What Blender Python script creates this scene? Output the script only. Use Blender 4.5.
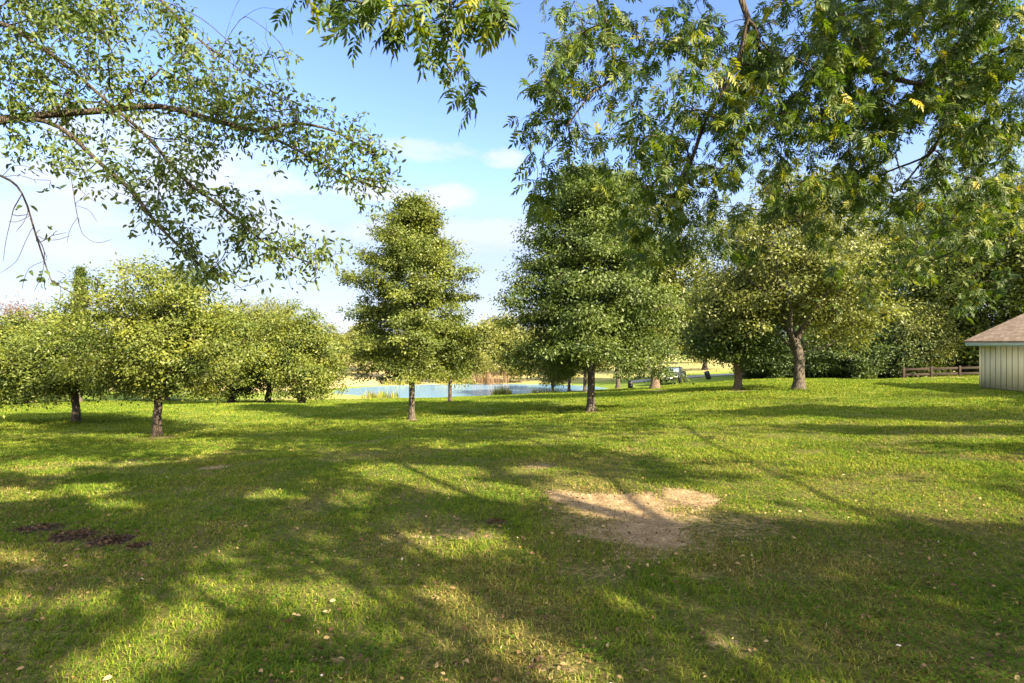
import bpy, math
import numpy as np
C = bpy.context.scene
rng = np.random.default_rng(7)
R = math.radians
for o in list(bpy.data.objects): bpy.data.objects.remove(o)

# ------------------------------------------------------------------ camera
EYE = 1.75; F = 569.0
cam_d = bpy.data.cameras.new('camera'); cam = bpy.data.objects.new('camera', cam_d)
C.collection.objects.link(cam); C.camera = cam
cam.location = (0, 0, EYE); cam.rotation_euler = (R(90), 0, 0)
cam_d.lens = 20.0; cam_d.sensor_width = 36.0; cam_d.sensor_fit = 'HORIZONTAL'
cam_d.clip_start = 0.05; cam_d.clip_end = 3000
# ------------------------------------------------------------------ light
SUN_EL, SUN_AZ = 31.0, 133.0            # azimuth clockwise from the view direction (+Y)
SDIR = np.array([math.cos(R(SUN_EL))*math.sin(R(SUN_AZ)), math.cos(R(SUN_EL))*math.cos(R(SUN_AZ)), math.sin(R(SUN_EL))])
C.view_settings.view_transform = 'Standard'; C.view_settings.look = 'None'
C.view_settings.gamma = 1.0; C.view_settings.use_curve_mapping = False
C.view_settings.exposure = 2.42
W = bpy.data.worlds.new('World'); C.world = W; W.use_nodes = True
sd = bpy.data.lights.new('sun', 'SUN'); sun = bpy.data.objects.new('sun', sd); C.collection.objects.link(sun)
sd.energy = 5.0; sd.angle = R(0.5); sd.color = (1.0, 0.85, 0.58)
from mathutils import Vector
sun.rotation_euler = Vector(SDIR).to_track_quat('Z', 'Y').to_euler(); sun.location = (20, -20, 30)

class NT:
    """tiny helper round a node tree"""
    def __init__(s, tree): s.t = tree; s.t.nodes.clear()
    def n(s, typ, **kw):
        nd = s.t.nodes.new(typ)
        for k, v in kw.items(): setattr(nd, k, v)
        return nd
    def set(s, sock, v):
        if hasattr(v, 'is_output') or isinstance(v, bpy.types.NodeSocket): s.t.links.new(v, sock)
        else: sock.default_value = v
    def math(s, op, a, b=None, c=None, clamp=False):
        nd = s.n('ShaderNodeMath', operation=op, use_clamp=clamp)
        s.set(nd.inputs[0], a)
        if b is not None: s.set(nd.inputs[1], b)
        if c is not None: s.set(nd.inputs[2], c)
        return nd.outputs[0]
    def smooth(s, v, lo, hi, a=0.0, b=1.0):
        nd = s.n('ShaderNodeMapRange', interpolation_type='SMOOTHSTEP')
        s.set(nd.inputs[0], v); s.set(nd.inputs[1], lo); s.set(nd.inputs[2], hi); s.set(nd.inputs[3], a); s.set(nd.inputs[4], b)
        return nd.outputs[0]
    def noise(s, vec, scale, detail=4.0, rough=0.55, dist=0.0):
        nd = s.n('ShaderNodeTexNoise'); 
        if vec is not None: s.set(nd.inputs['Vector'], vec)
        nd.inputs['Scale'].default_value = scale; nd.inputs['Detail'].default_value = detail
        nd.inputs['Roughness'].default_value = rough; nd.inputs['Distortion'].default_value = dist
        return nd.outputs[0]
    def mix(s, f, a, b, blend='MIX'):
        nd = s.n('ShaderNodeMix', data_type='RGBA', blend_type=blend)
        s.set(nd.inputs[0], f); s.set(nd.inputs[6], a if not isinstance(a, tuple) else (*a, 1)[:4]); s.set(nd.inputs[7], b if not isinstance(b, tuple) else (*b, 1)[:4])
        return nd.outputs[2]
    def ramp(s, f, stops):
        nd = s.n('ShaderNodeValToRGB'); e = nd.color_ramp.elements
        while len(e) < len(stops): e.new(0.5)
        for el, (p, c) in zip(e, stops): el.position = p; el.color = (*c, 1)
        s.set(nd.inputs[0], f); return nd.outputs[0]

# sky: Nishita plus thin cloud and an unseen added fill cloud, all in world directions
w = NT(W.node_tree)
sky = w.n('ShaderNodeTexSky', sky_type='NISHITA', sun_disc=False)
sky.sun_elevation = R(SUN_EL); sky.sun_rotation = R(SUN_AZ); sky.altitude = 200; sky.air_density = 1.0; sky.dust_density = 0.6; sky.ozone_density = 2.2
tc = w.n('ShaderNodeTexCoord'); sx = w.n('ShaderNodeSeparateXYZ'); w.set(sx.inputs[0], tc.outputs['Generated'])
X, Y, Z = sx.outputs
az = w.math('ARCTAN2', X, Y); el = w.math('ARCSINE', Z)
stretch = w.n('ShaderNodeMapping'); w.set(stretch.inputs[0], tc.outputs['Generated']); stretch.inputs['Scale'].default_value = (1, 1, 2.6)
nz = w.noise(stretch.outputs[0], 8.5, 10, 0.66, .3)
nz2 = w.noise(stretch.outputs[0], 2.6, 5, 0.55)
def puff(px, py, rx, ry, amp):
    u, v = (px-512)/F, (342-py)/F
    a0 = math.atan(u); e0 = math.atan(v*math.cos(a0))
    dx = w.math('DIVIDE', w.math('SUBTRACT', az, a0), rx/F*math.cos(a0)**2)
    dy = w.math('DIVIDE', w.math('SUBTRACT', el, e0), ry/F*math.cos(a0)*0.9)
    r2 = w.math('ADD', w.math('MULTIPLY', dx, dx), w.math('MULTIPLY', dy, dy))
    r2 = w.math('ADD', r2, w.math('MULTIPLY', w.math('SUBTRACT', nz, 0.5), -4.6))
    return w.math('MULTIPLY', w.smooth(r2, 1.25, -0.1), amp)
total = None
for p in [(425,153,48,13,.55), (508,160,24,11,.75), (380,192,50,12,.85), (446,198,34,14,.8), (330,228,120,16,.6), (150,170,190,55,.75), (60,230,120,50,.6), (470,235,110,22,.55)]:
    q = puff(*p); total = q if total is None else w.math('MAXIMUM', total, q)
veil = w.math('MULTIPLY', w.smooth(w.math('ADD', el, w.math('MULTIPLY', w.math('SUBTRACT', nz2, 0.5), 0.10)), 0.31, 0.17), 0.85)

satu = w.n('ShaderNodeHueSaturation'); satu.inputs['Saturation'].default_value = 1.12
w.set(satu.inputs['Color'], sky.outputs[0])
blue = w.mix(1.0, satu.outputs[0], (.68, .585, .67), 'MULTIPLY')
col = w.mix(veil, blue, (1.12, 1.33, 1.66))
col = w.mix(total, col, (1.68, 1.71, 1.80))
high = w.math('MULTIPLY', w.math('MAXIMUM', w.smooth(el, .66, .95), w.smooth(Y, .25, -.25)), w.smooth(nz2, .30, .60, .35, 1.0))  # bright cloud overhead and behind, out of view, added to lift the shade
col = w.mix(high, col, (4.1, 4.2, 4.3))
bg = w.n('ShaderNodeBackground'); w.set(bg.inputs[0], col); bg.inputs[1].default_value = 0.115
wo = w.n('ShaderNodeOutputWorld'); w.set(wo.inputs[0], bg.outputs[0])

# ------------------------------------------------------------------ helpers
def at(px, py, d): return np.array([(px-512)/F*d, d, EYE+(342-py)/F*d])
def project(p):
    d = np.maximum(p[..., 1], 1e-3)
    return 512+F*p[..., 0]/d, 342-F*(p[..., 2]-EYE)/d
def _h(ix, iy, s):
    n = (ix.astype(np.int64)*374761393+iy.astype(np.int64)*668265263+s*1442695041) & 0x7fffffff
    n = ((n ^ (n >> 13))*1274126177) & 0x7fffffff
    return ((n ^ (n >> 16)) & 0xffff)/65535.0
def vnoise(x, y, s=0):
    x = np.asarray(x, float); y = np.asarray(y, float)
    ix, iy = np.floor(x), np.floor(y); fx, fy = x-ix, y-iy
    fx = fx*fx*(3-2*fx); fy = fy*fy*(3-2*fy)
    a, b, c, d = _h(ix, iy, s), _h(ix+1, iy, s), _h(ix, iy+1, s), _h(ix+1, iy+1, s)
    return (a*(1-fx)+b*fx)*(1-fy)+(c*(1-fx)+d*fx)*fy
def fbm(x, y, s=0, o=4):
    t = 0; a = 0.5
    for k in range(o): t = t+a*vnoise(np.asarray(x)*2**k, np.asarray(y)*2**k, s+k); a *= 0.5
    return t/(1-0.5**o)
def sstep(v, a, b):
    t = np.clip((v-a)/(b-a), 0, 1); return t*t*(3-2*t)
def unit(v): return v/np.maximum(np.linalg.norm(v, axis=-1, keepdims=True), 1e-9)

def mesh_np(name, verts, faces, mat, parent=None, var=None, smooth=False, attrs=None):
    """faces: list of int arrays (n,k)"""
    me = bpy.data.meshes.new(name); verts = np.asarray(verts, np.float32)
    if isinstance(faces, np.ndarray): faces = [faces]
    faces = [np.asarray(f, np.int32) for f in faces if len(f)]
    nl = sum(f.size for f in faces); nf = sum(len(f) for f in faces)
    me.vertices.add(len(verts)); me.vertices.foreach_set('co', verts.ravel())
    me.loops.add(nl); me.polygons.add(nf)
    me.loops.foreach_set('vertex_index', np.concatenate([f.ravel() for f in faces]))
    tot = np.concatenate([np.full(len(f), f.shape[1], np.int32) for f in faces])
    st = np.concatenate([[0], np.cumsum(tot)[:-1]]).astype(np.int32)
    me.polygons.foreach_set('loop_start', st); me.polygons.foreach_set('loop_total', tot)
    if smooth: me.polygons.foreach_set('use_smooth', np.ones(nf, bool))
    attrs = dict(attrs or {})
    if var is not None: attrs['var'] = var
    for k, v in attrs.items():
        at_ = me.attributes.new(k, 'FLOAT', 'POINT'); at_.data.foreach_set('value', np.asarray(v, np.float32))
    me.update(calc_edges=True); me.materials.append(mat)
    o = bpy.data.objects.new(name, me); C.collection.objects.link(o)
    if parent is not None: o.parent = parent
    return o
def tag(o, label=None, cat=None, group=None, kind=None):
    if label: o['label'] = label
    if cat: o['category'] = cat
    if group: o['group'] = group
    if kind: o['kind'] = kind
    return o
def thing(name, label, cat, loc=(0, 0, 0), rz=0.0, group=None):
    o = bpy.data.objects.new(name, None); C.collection.objects.link(o)
    o.empty_display_size = 0.2
    o.location = [float(v) for v in loc]; o.rotation_euler = (0, 0, rz); return tag(o, label, cat, group)
def dup(root, loc, rz, label, scale=1.0):
    r = root.copy(); C.collection.objects.link(r); r.location = [float(v) for v in loc]; r.rotation_euler = (0, 0, rz)
    r.scale = (scale,)*3 if not isinstance(scale, tuple) else scale; r['label'] = label
    for ch in list(root.children):
        c = ch.copy(); C.collection.objects.link(c); c.parent = r
        for g in list(ch.children):
            e = g.copy(); C.collection.objects.link(e); e.parent = c
    return r
class MB:
    """boxes and free quads collected into one mesh"""
    def __init__(s): s.v = []; s.f = []
    def box(s, lo, hi):
        b = len(s.v); (x0, y0, z0), (x1, y1, z1) = lo, hi
        s.v += [(x0,y0,z0),(x1,y0,z0),(x1,y1,z0),(x0,y1,z0),(x0,y0,z1),(x1,y0,z1),(x1,y1,z1),(x0,y1,z1)]
        s.f += [(b,b+3,b+2,b+1),(b+4,b+5,b+6,b+7),(b,b+1,b+5,b+4),(b+1,b+2,b+6,b+5),(b+2,b+3,b+7,b+6),(b+3,b,b+4,b+7)]
    def hexa(s, pts):
        b = len(s.v); s.v += [tuple(p) for p in pts]
        s.f += [(b,b+3,b+2,b+1),(b+4,b+5,b+6,b+7),(b,b+1,b+5,b+4),(b+1,b+2,b+6,b+5),(b+2,b+3,b+7,b+6),(b+3,b,b+4,b+7)]
    def lathe(s, prof, n=16, M=None):
        b = len(s.v)
        for (r, z) in prof:
            for k in range(n):
                p = np.array([r*math.cos(2*math.pi*k/n), r*math.sin(2*math.pi*k/n), z])
                if M is not None: p = M[:3, :3] @ p + M[:3, 3]
                s.v.append(tuple(p))
        for i in range(len(prof)-1):
            for k in range(n):
                s.f.append((b+i*n+k, b+i*n+(k+1) % n, b+(i+1)*n+(k+1) % n, b+(i+1)*n+k))
    def build(s, name, mat, parent=None, smooth=False, bevel=0.0):
        o = mesh_np(name, np.array(s.v), [np.array(s.f)], mat, parent, smooth=smooth)
        if bevel:
            m = o.modifiers.new('bevel', 'BEVEL'); m.width = bevel; m.segments = 2; m.limit_method = 'ANGLE'
        return o

# ------------------------------------------------------------------ materials
def new_mat(name):
    m = bpy.data.materials.new(name); m.use_nodes = True; return m, NT(m.node_tree)
def finish(nt, shader, disp=None):
    o = nt.n('ShaderNodeOutputMaterial'); nt.set(o.inputs[0], shader)
def princ(nt, col, rough=0.7, bump=None, bstr=0.3, bdist=0.02, spec=0.4, metal=0.0):
    p = nt.n('ShaderNodeBsdfPrincipled'); nt.set(p.inputs['Base Color'], (*col, 1) if isinstance(col, tuple) else col)
    nt.set(p.inputs['Roughness'], rough); p.inputs['Specular IOR Level'].default_value = spec; p.inputs['Metallic'].default_value = metal
    if bump is not None:
        b = nt.n('ShaderNodeBump'); b.inputs['Strength'].default_value = bstr; b.inputs['Distance'].default_value = bdist
        nt.set(b.inputs['Height'], bump); nt.set(p.inputs['Normal'], b.outputs[0])
    return p.outputs[0]
def leaf_mat(name, stops, trans=0.38, tcol=(1.25, 1.2, 0.55), gloss=0.03, patch=0.0):
    m, n = new_mat(name)
    a = n.n('ShaderNodeAttribute', attribute_name='var')
    fac = a.outputs['Fac']
    g = n.n('ShaderNodeNewGeometry')
    pn = n.noise(g.outputs['Position'], 0.9, 3)
    fac = n.math('ADD', fac, n.math('MULTIPLY', n.math('SUBTRACT', pn, 0.5), 0.5+patch), clamp=True)
    col = n.ramp(fac, stops)
    d = n.n('ShaderNodeBsdfDiffuse'); n.set(d.inputs[0], col)
    t = n.n('ShaderNodeBsdfTranslucent'); n.set(t.inputs[0], n.mix(1.0, col, tcol, 'MULTIPLY'))
    ms = n.n('ShaderNodeMixShader'); ms.inputs[0].default_value = trans
    n.set(ms.inputs[1], d.outputs[0]); n.set(ms.inputs[2], t.outputs[0])
    gl = n.n('ShaderNodeBsdfGlossy'); gl.inputs['Roughness'].default_value = 0.55
    m2 = n.n('ShaderNodeMixShader'); m2.inputs[0].default_value = gloss
    n.set(m2.inputs[1], ms.outputs[0]); n.set(m2.inputs[2], gl.outputs[0])
    finish(n, m2.outputs[0]); return m
G0, G1, G2, G3 = (.022,.045,.010), (.050,.090,.014), (.105,.140,.020), (.20,.19,.03)
M = {}
M['leaf_oak']    = leaf_mat('oak_leaves', [(0, (.055,.085,.012)), (.4, (.125,.155,.020)), (.75, (.24,.235,.028)), (1, (.34,.28,.05))])
M['leaf_dark']   = leaf_mat('dark_leaves', [(0, (.032,.060,.012)), (.5, (.075,.112,.018)), (.85, (.15,.175,.028)), (1, (.25,.23,.04))])
M['leaf_mid'] = leaf_mat('mid_green_leaves', [(0, (.040,.072,.012)), (.45, (.098,.135,.020)), (.8, (.20,.21,.028)), (1, (.30,.26,.045))])
M['leaf_yellow'] = leaf_mat('yellow_green_leaves', [(0, (.055,.088,.012)), (.4, (.145,.170,.020)), (.75, (.27,.255,.028)), (1, (.37,.30,.055))], patch=.35)
M['leaf_olive']  = leaf_mat('olive_leaves', [(0, (.08,.10,.02)), (.5, (.18,.19,.035)), (.85, (.28,.25,.05)), (1, (.36,.26,.09))], patch=.3)
M['leaf_gray']   = leaf_mat('grey_green_leaves', [(0, (.08,.10,.022)), (.5, (.18,.20,.040)), (.85, (.26,.265,.05)), (1, (.31,.28,.07))])
M['leaf_pecan']  = leaf_mat('pinnate_leaves', [(0, (.030,.062,.008)), (.5, (.075,.125,.012)), (.85, (.20,.21,.016)), (1, (.40,.31,.02))], trans=.46, patch=.15)
M['leaf_limb']   = leaf_mat('overhanging_leaves', [(0, (.042,.075,.014)), (.5, (.10,.14,.022)), (.85, (.22,.23,.03)), (1, (.38,.30,.07))], trans=.42)
M['leaf_brown']  = leaf_mat('brown_leaves', [(0, (.10,.06,.035)), (.5, (.20,.12,.07)), (1, (.33,.22,.12))])
M['leaf_cedar']  = leaf_mat('cedar_needles', [(0, (.04,.07,.015)), (.6, (.10,.13,.02)), (1, (.18,.18,.03))])
def bark_mat(name, c0, c1, sc=14):
    m, n = new_mat(name); t = n.n('ShaderNodeTexCoord')
    mp = n.n('ShaderNodeMapping'); n.set(mp.inputs[0], t.outputs['Object']); mp.inputs['Scale'].default_value = (1, 1, .22)
    a = n.noise(mp.outputs[0], sc, 8, .7, .6); v = n.n('ShaderNodeTexVoronoi', feature='DISTANCE_TO_EDGE'); n.set(v.inputs['Vector'], mp.outputs[0]); v.inputs['Scale'].default_value = sc*1.1
    h = n.math('ADD', a, n.smooth(v.outputs['Distance'], 0, .18, 0, .6))
    finish(n, princ(n, n.ramp(h, [(.35, c0), (1.1, c1)]), .9, h, .9, .03, .15)); return m
M['bark'] = bark_mat('bark', (.028,.023,.018), (.105,.088,.072))
M['bark_brown'] = bark_mat('brown_bark', (.042,.030,.022), (.16,.118,.085))
M['bark_dark'] = bark_mat('dark_bark', (.022,.018,.015), (.085,.066,.052), 22)
M['bark_dead'] = bark_mat('dead_wood', (.10,.085,.07), (.30,.26,.21), 24)
def grass_tone(n):
    """lawn colour that depends only on the place on the ground"""
    g = n.n('ShaderNodeNewGeometry'); P = g.outputs['Position']
    fl = n.n('ShaderNodeVectorMath', operation='MULTIPLY'); n.set(fl.inputs[0], P); fl.inputs[1].default_value = (1, 1, 0)
    big = n.noise(fl.outputs[0], .33, 3); mid = n.noise(fl.outputs[0], 1.5, 4, .6); fine = n.noise(fl.outputs[0], 7, 4, .65)
    t = n.math('ADD', n.math('ADD', n.math('MULTIPLY', big, .35), n.math('MULTIPLY', mid, .4)), n.math('MULTIPLY', fine, .35))
    return P, fl.outputs[0], t, fine
m, n = new_mat('lawn_blades')
P, PF, tone, fine = grass_tone(n); a = n.n('ShaderNodeAttribute', attribute_name='var')
s = n.n('ShaderNodeAttribute', attribute_name='straw')
f = n.math('ADD', n.math('ADD', n.math('MULTIPLY', n.math('SUBTRACT', tone, .55), 1.5), n.math('MULTIPLY', a.outputs['Fac'], .55)), .22, clamp=True)
gc = n.ramp(f, [(0, (.036,.084,.012)), (.38, (.084,.148,.018)), (.70, (.19,.225,.028)), (1, (.40,.345,.07))])
gc = n.mix(s.outputs['Fac'], gc, n.ramp(a.outputs['Fac'], [(0, (.13,.08,.033)), (.6, (.27,.20,.08)), (1, (.42,.34,.15))]))
d = n.n('ShaderNodeBsdfDiffuse'); n.set(d.inputs[0], gc)
tr = n.n('ShaderNodeBsdfTranslucent'); n.set(tr.inputs[0], n.mix(1.0, gc, (1.2, 1.2, .6), 'MULTIPLY'))
ms = n.n('ShaderNodeMixShader'); ms.inputs[0].default_value = .35; n.set(ms.inputs[1], d.outputs[0]); n.set(ms.inputs[2], tr.outputs[0])
finish(n, ms.outputs[0]); M['blades'] = m
m, n = new_mat('lawn_ground')
P, PF, tone, fine = grass_tone(n)
dirt = n.n('ShaderNodeAttribute', attribute_name='dirt').outputs['Fac']; dry = n.n('ShaderNodeAttribute', attribute_name='dry').outputs['Fac']
near = n.n('ShaderNodeAttribute', attribute_name='near').outputs['Fac']; mul = n.n('ShaderNodeAttribute', attribute_name='mulch').outputs['Fac']
grit = n.noise(PF, 45, 5, .7); chunk = n.noise(PF, 14, 5, .7)
f = n.math('ADD', n.math('MULTIPLY', n.math('SUBTRACT', tone, .55), 1.7), n.math('ADD', n.math('MULTIPLY', n.math('SUBTRACT', chunk, .5), .7), .42), clamp=True)
farcol = n.ramp(f, [(0, (.050,.098,.014)), (.4, (.115,.17,.020)), (.75, (.23,.245,.032)), (1, (.38,.33,.07))])
thatch = n.ramp(n.math('ADD', n.math('MULTIPLY', grit, .6), n.math('MULTIPLY', chunk, .5)), [(.38, (.022,.022,.010)), (.55, (.075,.070,.020)), (.72, (.22,.17,.065))])
lawn = n.mix(near, farcol, thatch)
lawn = n.mix(dry, lawn, n.ramp(f, [(0, (.25,.20,.09)), (1, (.48,.38,.20))]))
de = n.smooth(n.math('ADD', dirt, n.math('MULTIPLY', n.math('SUBTRACT', chunk, .5), 1.0)), .30, .72)
soil = n.ramp(n.math('ADD', n.math('MULTIPLY', grit, .7), n.math('MULTIPLY', fine, .4)), [(.36, (.065,.043,.022)), (.52, (.21,.145,.080)), (.70, (.42,.31,.185))])
lawn = n.mix(de, lawn, soil)
me_ = n.smooth(n.math('ADD', mul, n.math('MULTIPLY', n.math('SUBTRACT', chunk, .5), .6)), .4, .6)
lawn = n.mix(me_, lawn, n.ramp(grit, [(.35, (.014,.010,.008)), (.6, (.05,.032,.022)), (.75, (.16,.10,.06))]))
finish(n, princ(n, lawn, .95, n.math('ADD', grit, n.math('MULTIPLY', chunk, 1.5)), .8, .02, .1)); M['ground'] = m
m, n = new_mat('pond_water'); g = n.n('ShaderNodeNewGeometry')
p = n.n('ShaderNodeBsdfPrincipled'); p.inputs['Base Color'].default_value = (.13,.24,.36,1); p.inputs['Roughness'].default_value = .16
b = n.n('ShaderNodeBump'); b.inputs['Strength'].default_value = .25; b.inputs['Distance'].default_value = .05
n.set(b.inputs['Height'], n.noise(g.outputs['Position'], 1.6, 4)); n.set(p.inputs['Normal'], b.outputs[0]); finish(n, p.outputs[0]); M['water'] = m
def plain(name, c, rough=.6, sc=20, amt=.25, spec=.4, metal=0, bump=.2):
    m, n = new_mat(name); t = n.n('ShaderNodeTexCoord'); z = n.noise(t.outputs['Object'], sc, 6, .65)
    lo = tuple(v*(1-amt) for v in c); hi = tuple(min(1, v*(1+amt)) for v in c)
    finish(n, princ(n, n.ramp(z, [(.3, lo), (.7, hi)]), rough, z, bump, .01, spec, metal)); M[name] = m; return m
plain('asphalt', (.17,.17,.17), .9, 6); plain('path_dirt', (.30,.22,.15), .95, 8); 
m, n = new_mat('siding'); t = n.n('ShaderNodeTexCoord'); mp = n.n('ShaderNodeMapping'); n.set(mp.inputs[0], t.outputs['Object']); mp.inputs['Scale'].default_value = (6, 6, .7)
st = n.noise(mp.outputs[0], 1.5, 6, .7); z = n.noise(t.outputs['Object'], 9, 5, .7); sp_ = n.n('ShaderNodeSeparateXYZ'); n.set(sp_.inputs[0], t.outputs['Object'])
splash = n.math('MULTIPLY', n.smooth(n.math('ADD', sp_.outputs[2], n.math('MULTIPLY', z, -.5)), .32, -.15), .55)
base = n.ramp(n.math('ADD', n.math('MULTIPLY', st, .7), n.math('MULTIPLY', z, .3)), [(.35, (.78,.66,.42)), (.6, (.93,.83,.58))])
finish(n, princ(n, n.mix(splash, base, (.30,.27,.17)), .8, z, .1, .01, .2)); M['siding'] = m
plain('batten_gap', (.30,.28,.19), .8, 12, .2)
plain('trim_paint', (.52,.62,.66), .6, 9, .1); plain('foundation', (.16,.15,.13), .9); plain('fence_wood', (.034,.022,.016), .85, 10, .35)  # fence wood: hedge shade is put into its dark base colour
plain('car_paint', (.012,.013,.016), .25, 3, .1, .6, 0, 0); plain('glass', (.30,.38,.45), .06, 2, .05, .9, .6, 0); plain('dark_glass', (.03,.04,.05), .08, 2, .05, .6); plain('rubber', (.012,.012,.012), .85)
plain('rim_metal', (.4,.4,.42), .3, 5, .1, .5, .9, 0); plain('lamp_glass', (.75,.78,.8), .15, 5, .05, .7, 0, 0); plain('bin_plastic', (.022,.024,.026), .5, 8, .2)
plain('plate', (.7,.7,.68), .5, 9, .05)
plain('pebble', (.55,.52,.48), .8, 40, .2)
m, n = new_mat('shingles'); t = n.n('ShaderNodeTexCoord')
br = n.n('ShaderNodeTexBrick'); n.set(br.inputs['Vector'], t.outputs['UV']); br.inputs['Scale'].default_value = 1.0
br.inputs['Color1'].default_value = (.13,.095,.07,1); br.inputs['Color2'].default_value = (.34,.27,.20,1); br.inputs['Mortar'].default_value = (.06,.04,.03,1)
br.inputs['Mortar Size'].default_value = .012; br.inputs['Brick Width'].default_value = .32; br.inputs['Row Height'].default_value = .145; br.inputs['Bias'].default_value = -.1
z = n.noise(t.outputs['UV'], 9, 6, .7)
finish(n, princ(n, n.mix(.5, br.outputs[0], n.ramp(z, [(.3, (.12,.08,.055)), (.7, (.36,.26,.19))])), .95, br.outputs['Fac'], .6, .01, .1)); M['shingles'] = m
m, n = new_mat('fallen_leaf'); a = n.n('ShaderNodeAttribute', attribute_name='var')
lc = n.ramp(a.outputs['Fac'], [(0, (.05,.03,.018)), (.35, (.15,.085,.04)), (.6, (.30,.20,.09)), (.9, (.34,.25,.13)), (1.0, (.58,.53,.44))])
finish(n, princ(n, lc, .8, None, spec=.2)); M['fallen'] = m

# ------------------------------------------------------------------ terrain
ctrl = [  # pixel x, pixel y of ground, distance
 (157,437,17), (76,423,21), (412,420,22), (591,411,22), (738,390,28), (799,390,26), (655,390,40), (985,388.5,26), (1100,400,20),
 (305,405,38), (450,403,32), (262,404,36), (120,408,36), (10,408,36), (360,398.5,48), (430,397.5,48), (500,396,48), (340,391,64), (430,386.5,64), (540,387,64),
 (840,380,38), (940,378,36), (760,380,38), (700,377.5,58), (640,384,56), (760,374.5,58), (620,392,42), (560,393,44), (330,378,80), (150,392,60), (20,392,60), (700,368,75), (850,368,60)]
cp = [tuple(at(*c)) for c in ctrl]
cp += [(x, y, 0.0) for x in (-3, 0, 3) for y in (0, 3.2)] + [(-6, 6, -.12), (0, 6, -.07), (6, 6, -.05), (0, 11, -.33), (-8, 11, -.5), (9, 11, -.18), (10, 0, .1), (-12, 0, -.1), (0, -15, .4), (25, -10, .4), (-25, -10, .2), (25, 10, .05), (-25, 10, -.7), (30, 25, -.1),
       (0, 130, -2.6), (-70, 60, -2.2), (70, 60, -.8), (-70, 130, 0), (70, 130, -1)]
cp = np.array(cp); cxy = cp[:, :2]
def tps(r): return np.where(r > 0, r*r*np.log(np.maximum(r, 1e-9)), 0)
_n = len(cp); K = tps(np.linalg.norm(cxy[:, None]-cxy[None], axis=2)) + np.eye(_n)*0.6
Pm = np.c_[np.ones(_n), cxy]; A_ = np.block([[K, Pm], [Pm.T, np.zeros((3, 3))]])
sol = np.linalg.solve(A_, np.r_[cp[:, 2], np.zeros(3)])
PC, PRX, PRY, WATER = (-3.0, 55.5), 13.0, 7.6, -3.0
def tz(x, y, micro=True):
    x = np.atleast_1d(np.asarray(x, float)); y = np.atleast_1d(np.asarray(y, float)); sh = x.shape
    xf, yf = np.clip(x.ravel(), -85, 85), np.clip(y.ravel(), -18, 140)
    z = sol[_n]+sol[_n+1]*xf+sol[_n+2]*yf
    for i in range(_n): z = z+sol[i]*tps(np.hypot(xf-cxy[i, 0], yf-cxy[i, 1]))
    x, y = x.ravel(), y.ravel()
    r = np.hypot((x-PC[0])/PRX, (y-PC[1])/PRY)+.10*(fbm(x*.25, y*.25, 5)-.5)
    ins = sstep(r, 1.12, .85); shore = sstep(r, 1.7, 1.1)
    z = np.maximum(z, z*(1-shore)+np.maximum(z, WATER+.05)*shore)
    z = z*(1-ins)+(WATER-.8)*ins
    if micro:
        nr = sstep(np.hypot(x, y), 30, 8)
        z = z+nr*(.05*(fbm(x*1.1, y*1.1, 3)-.5)+.02*(fbm(x*5, y*5, 9)-.5))
        z = z+(1-nr)*.10*(fbm(x*.3, y*.3, 13)-.5)*(r > 1.3)
    return z.reshape(sh)
def tz1(x, y): return float(tz(x, y)[0])
def on_ground(px, d): x = (px-512)/F*d; return np.array([x, d, tz1(x, d)])
def gpix(px, py):
    """ground point seen at a pixel (near lawn)"""
    d = 5.0
    for _ in range(30):
        x = (px-512)/F*d; d = .5*d+.5*(EYE-float(tz(x, d, False)[0]))*F/(py-342)
    return (px-512)/F*d, d
DIRT = []   # ellipses on the ground: x, y, rx, ry, rot, amount
def dirt_px(px, py, rpx, rpy, amt=1.0, rot=0.0):
    x, y = gpix(px, py); d1 = gpix(px, py+rpy)[1]; d0 = gpix(px, py-rpy)[1]
    DIRT.append((x, y, rpx/F*y, (d0-d1)/2, rot, amt))
dirt_px(628, 516, 140, 36, .50); dirt_px(622, 503, 78, 16); dirt_px(690, 500, 30, 14); dirt_px(650, 530, 52, 17, .8); dirt_px(570, 497, 35, 9, .8); dirt_px(540, 466, 20, 4, .5); dirt_px(480, 533, 55, 12, .5)
dirt_px(600, 533, 55, 15, .62); dirt_px(640, 553, 60, 13, .52); dirt_px(705, 546, 34, 13, .5); dirt_px(690, 575, 45, 12, .42); dirt_px(600, 570, 60, 14, .4); dirt_px(730, 640, 40, 16, .45); dirt_px(30, 570, 26, 6, .75); dirt_px(420, 540, 45, 10, .4); dirt_px(212, 468, 22, 3, .7)
dirt_px(160, 438.5, 22, 2.2, .8); dirt_px(412, 421, 10, 1.3, .8); dirt_px(738, 391.5, 22, 1.4, .8); dirt_px(655, 391, 14, 1.1, .8); dirt_px(592, 412, 10, 1.2, .7)
dirt_px(905, 378.5, 75, .9, .8); dirt_px(335, 660, 30, 8, .5); dirt_px(560, 665, 40, 10, .45); dirt_px(900, 640, 60, 14, .35)
def dirt_at(x, y):
    t = np.zeros_like(x)
    nz_ = fbm(x*1.6, y*1.6, 31)-.5
    for (cx, cy, rx, ry, ro, am) in DIRT:
        r = np.hypot((x-cx)/rx, (y-cy)/ry)+1.1*nz_+.5*(fbm(x*6, y*6, 35)-.5)
        t = np.maximum(t, am*sstep(r, 1.3, .35))
    return t
MUL = []
for px, py, rx, ry in [(40, 531, 26, 5), (75, 537, 28, 6), (110, 541, 24, 6), (137, 547, 16, 4)]:
    x, y = gpix(px, py); MUL.append((x, y, rx/F*y, (gpix(px, py-ry)[1]-gpix(px, py+ry)[1])/2))
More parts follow.
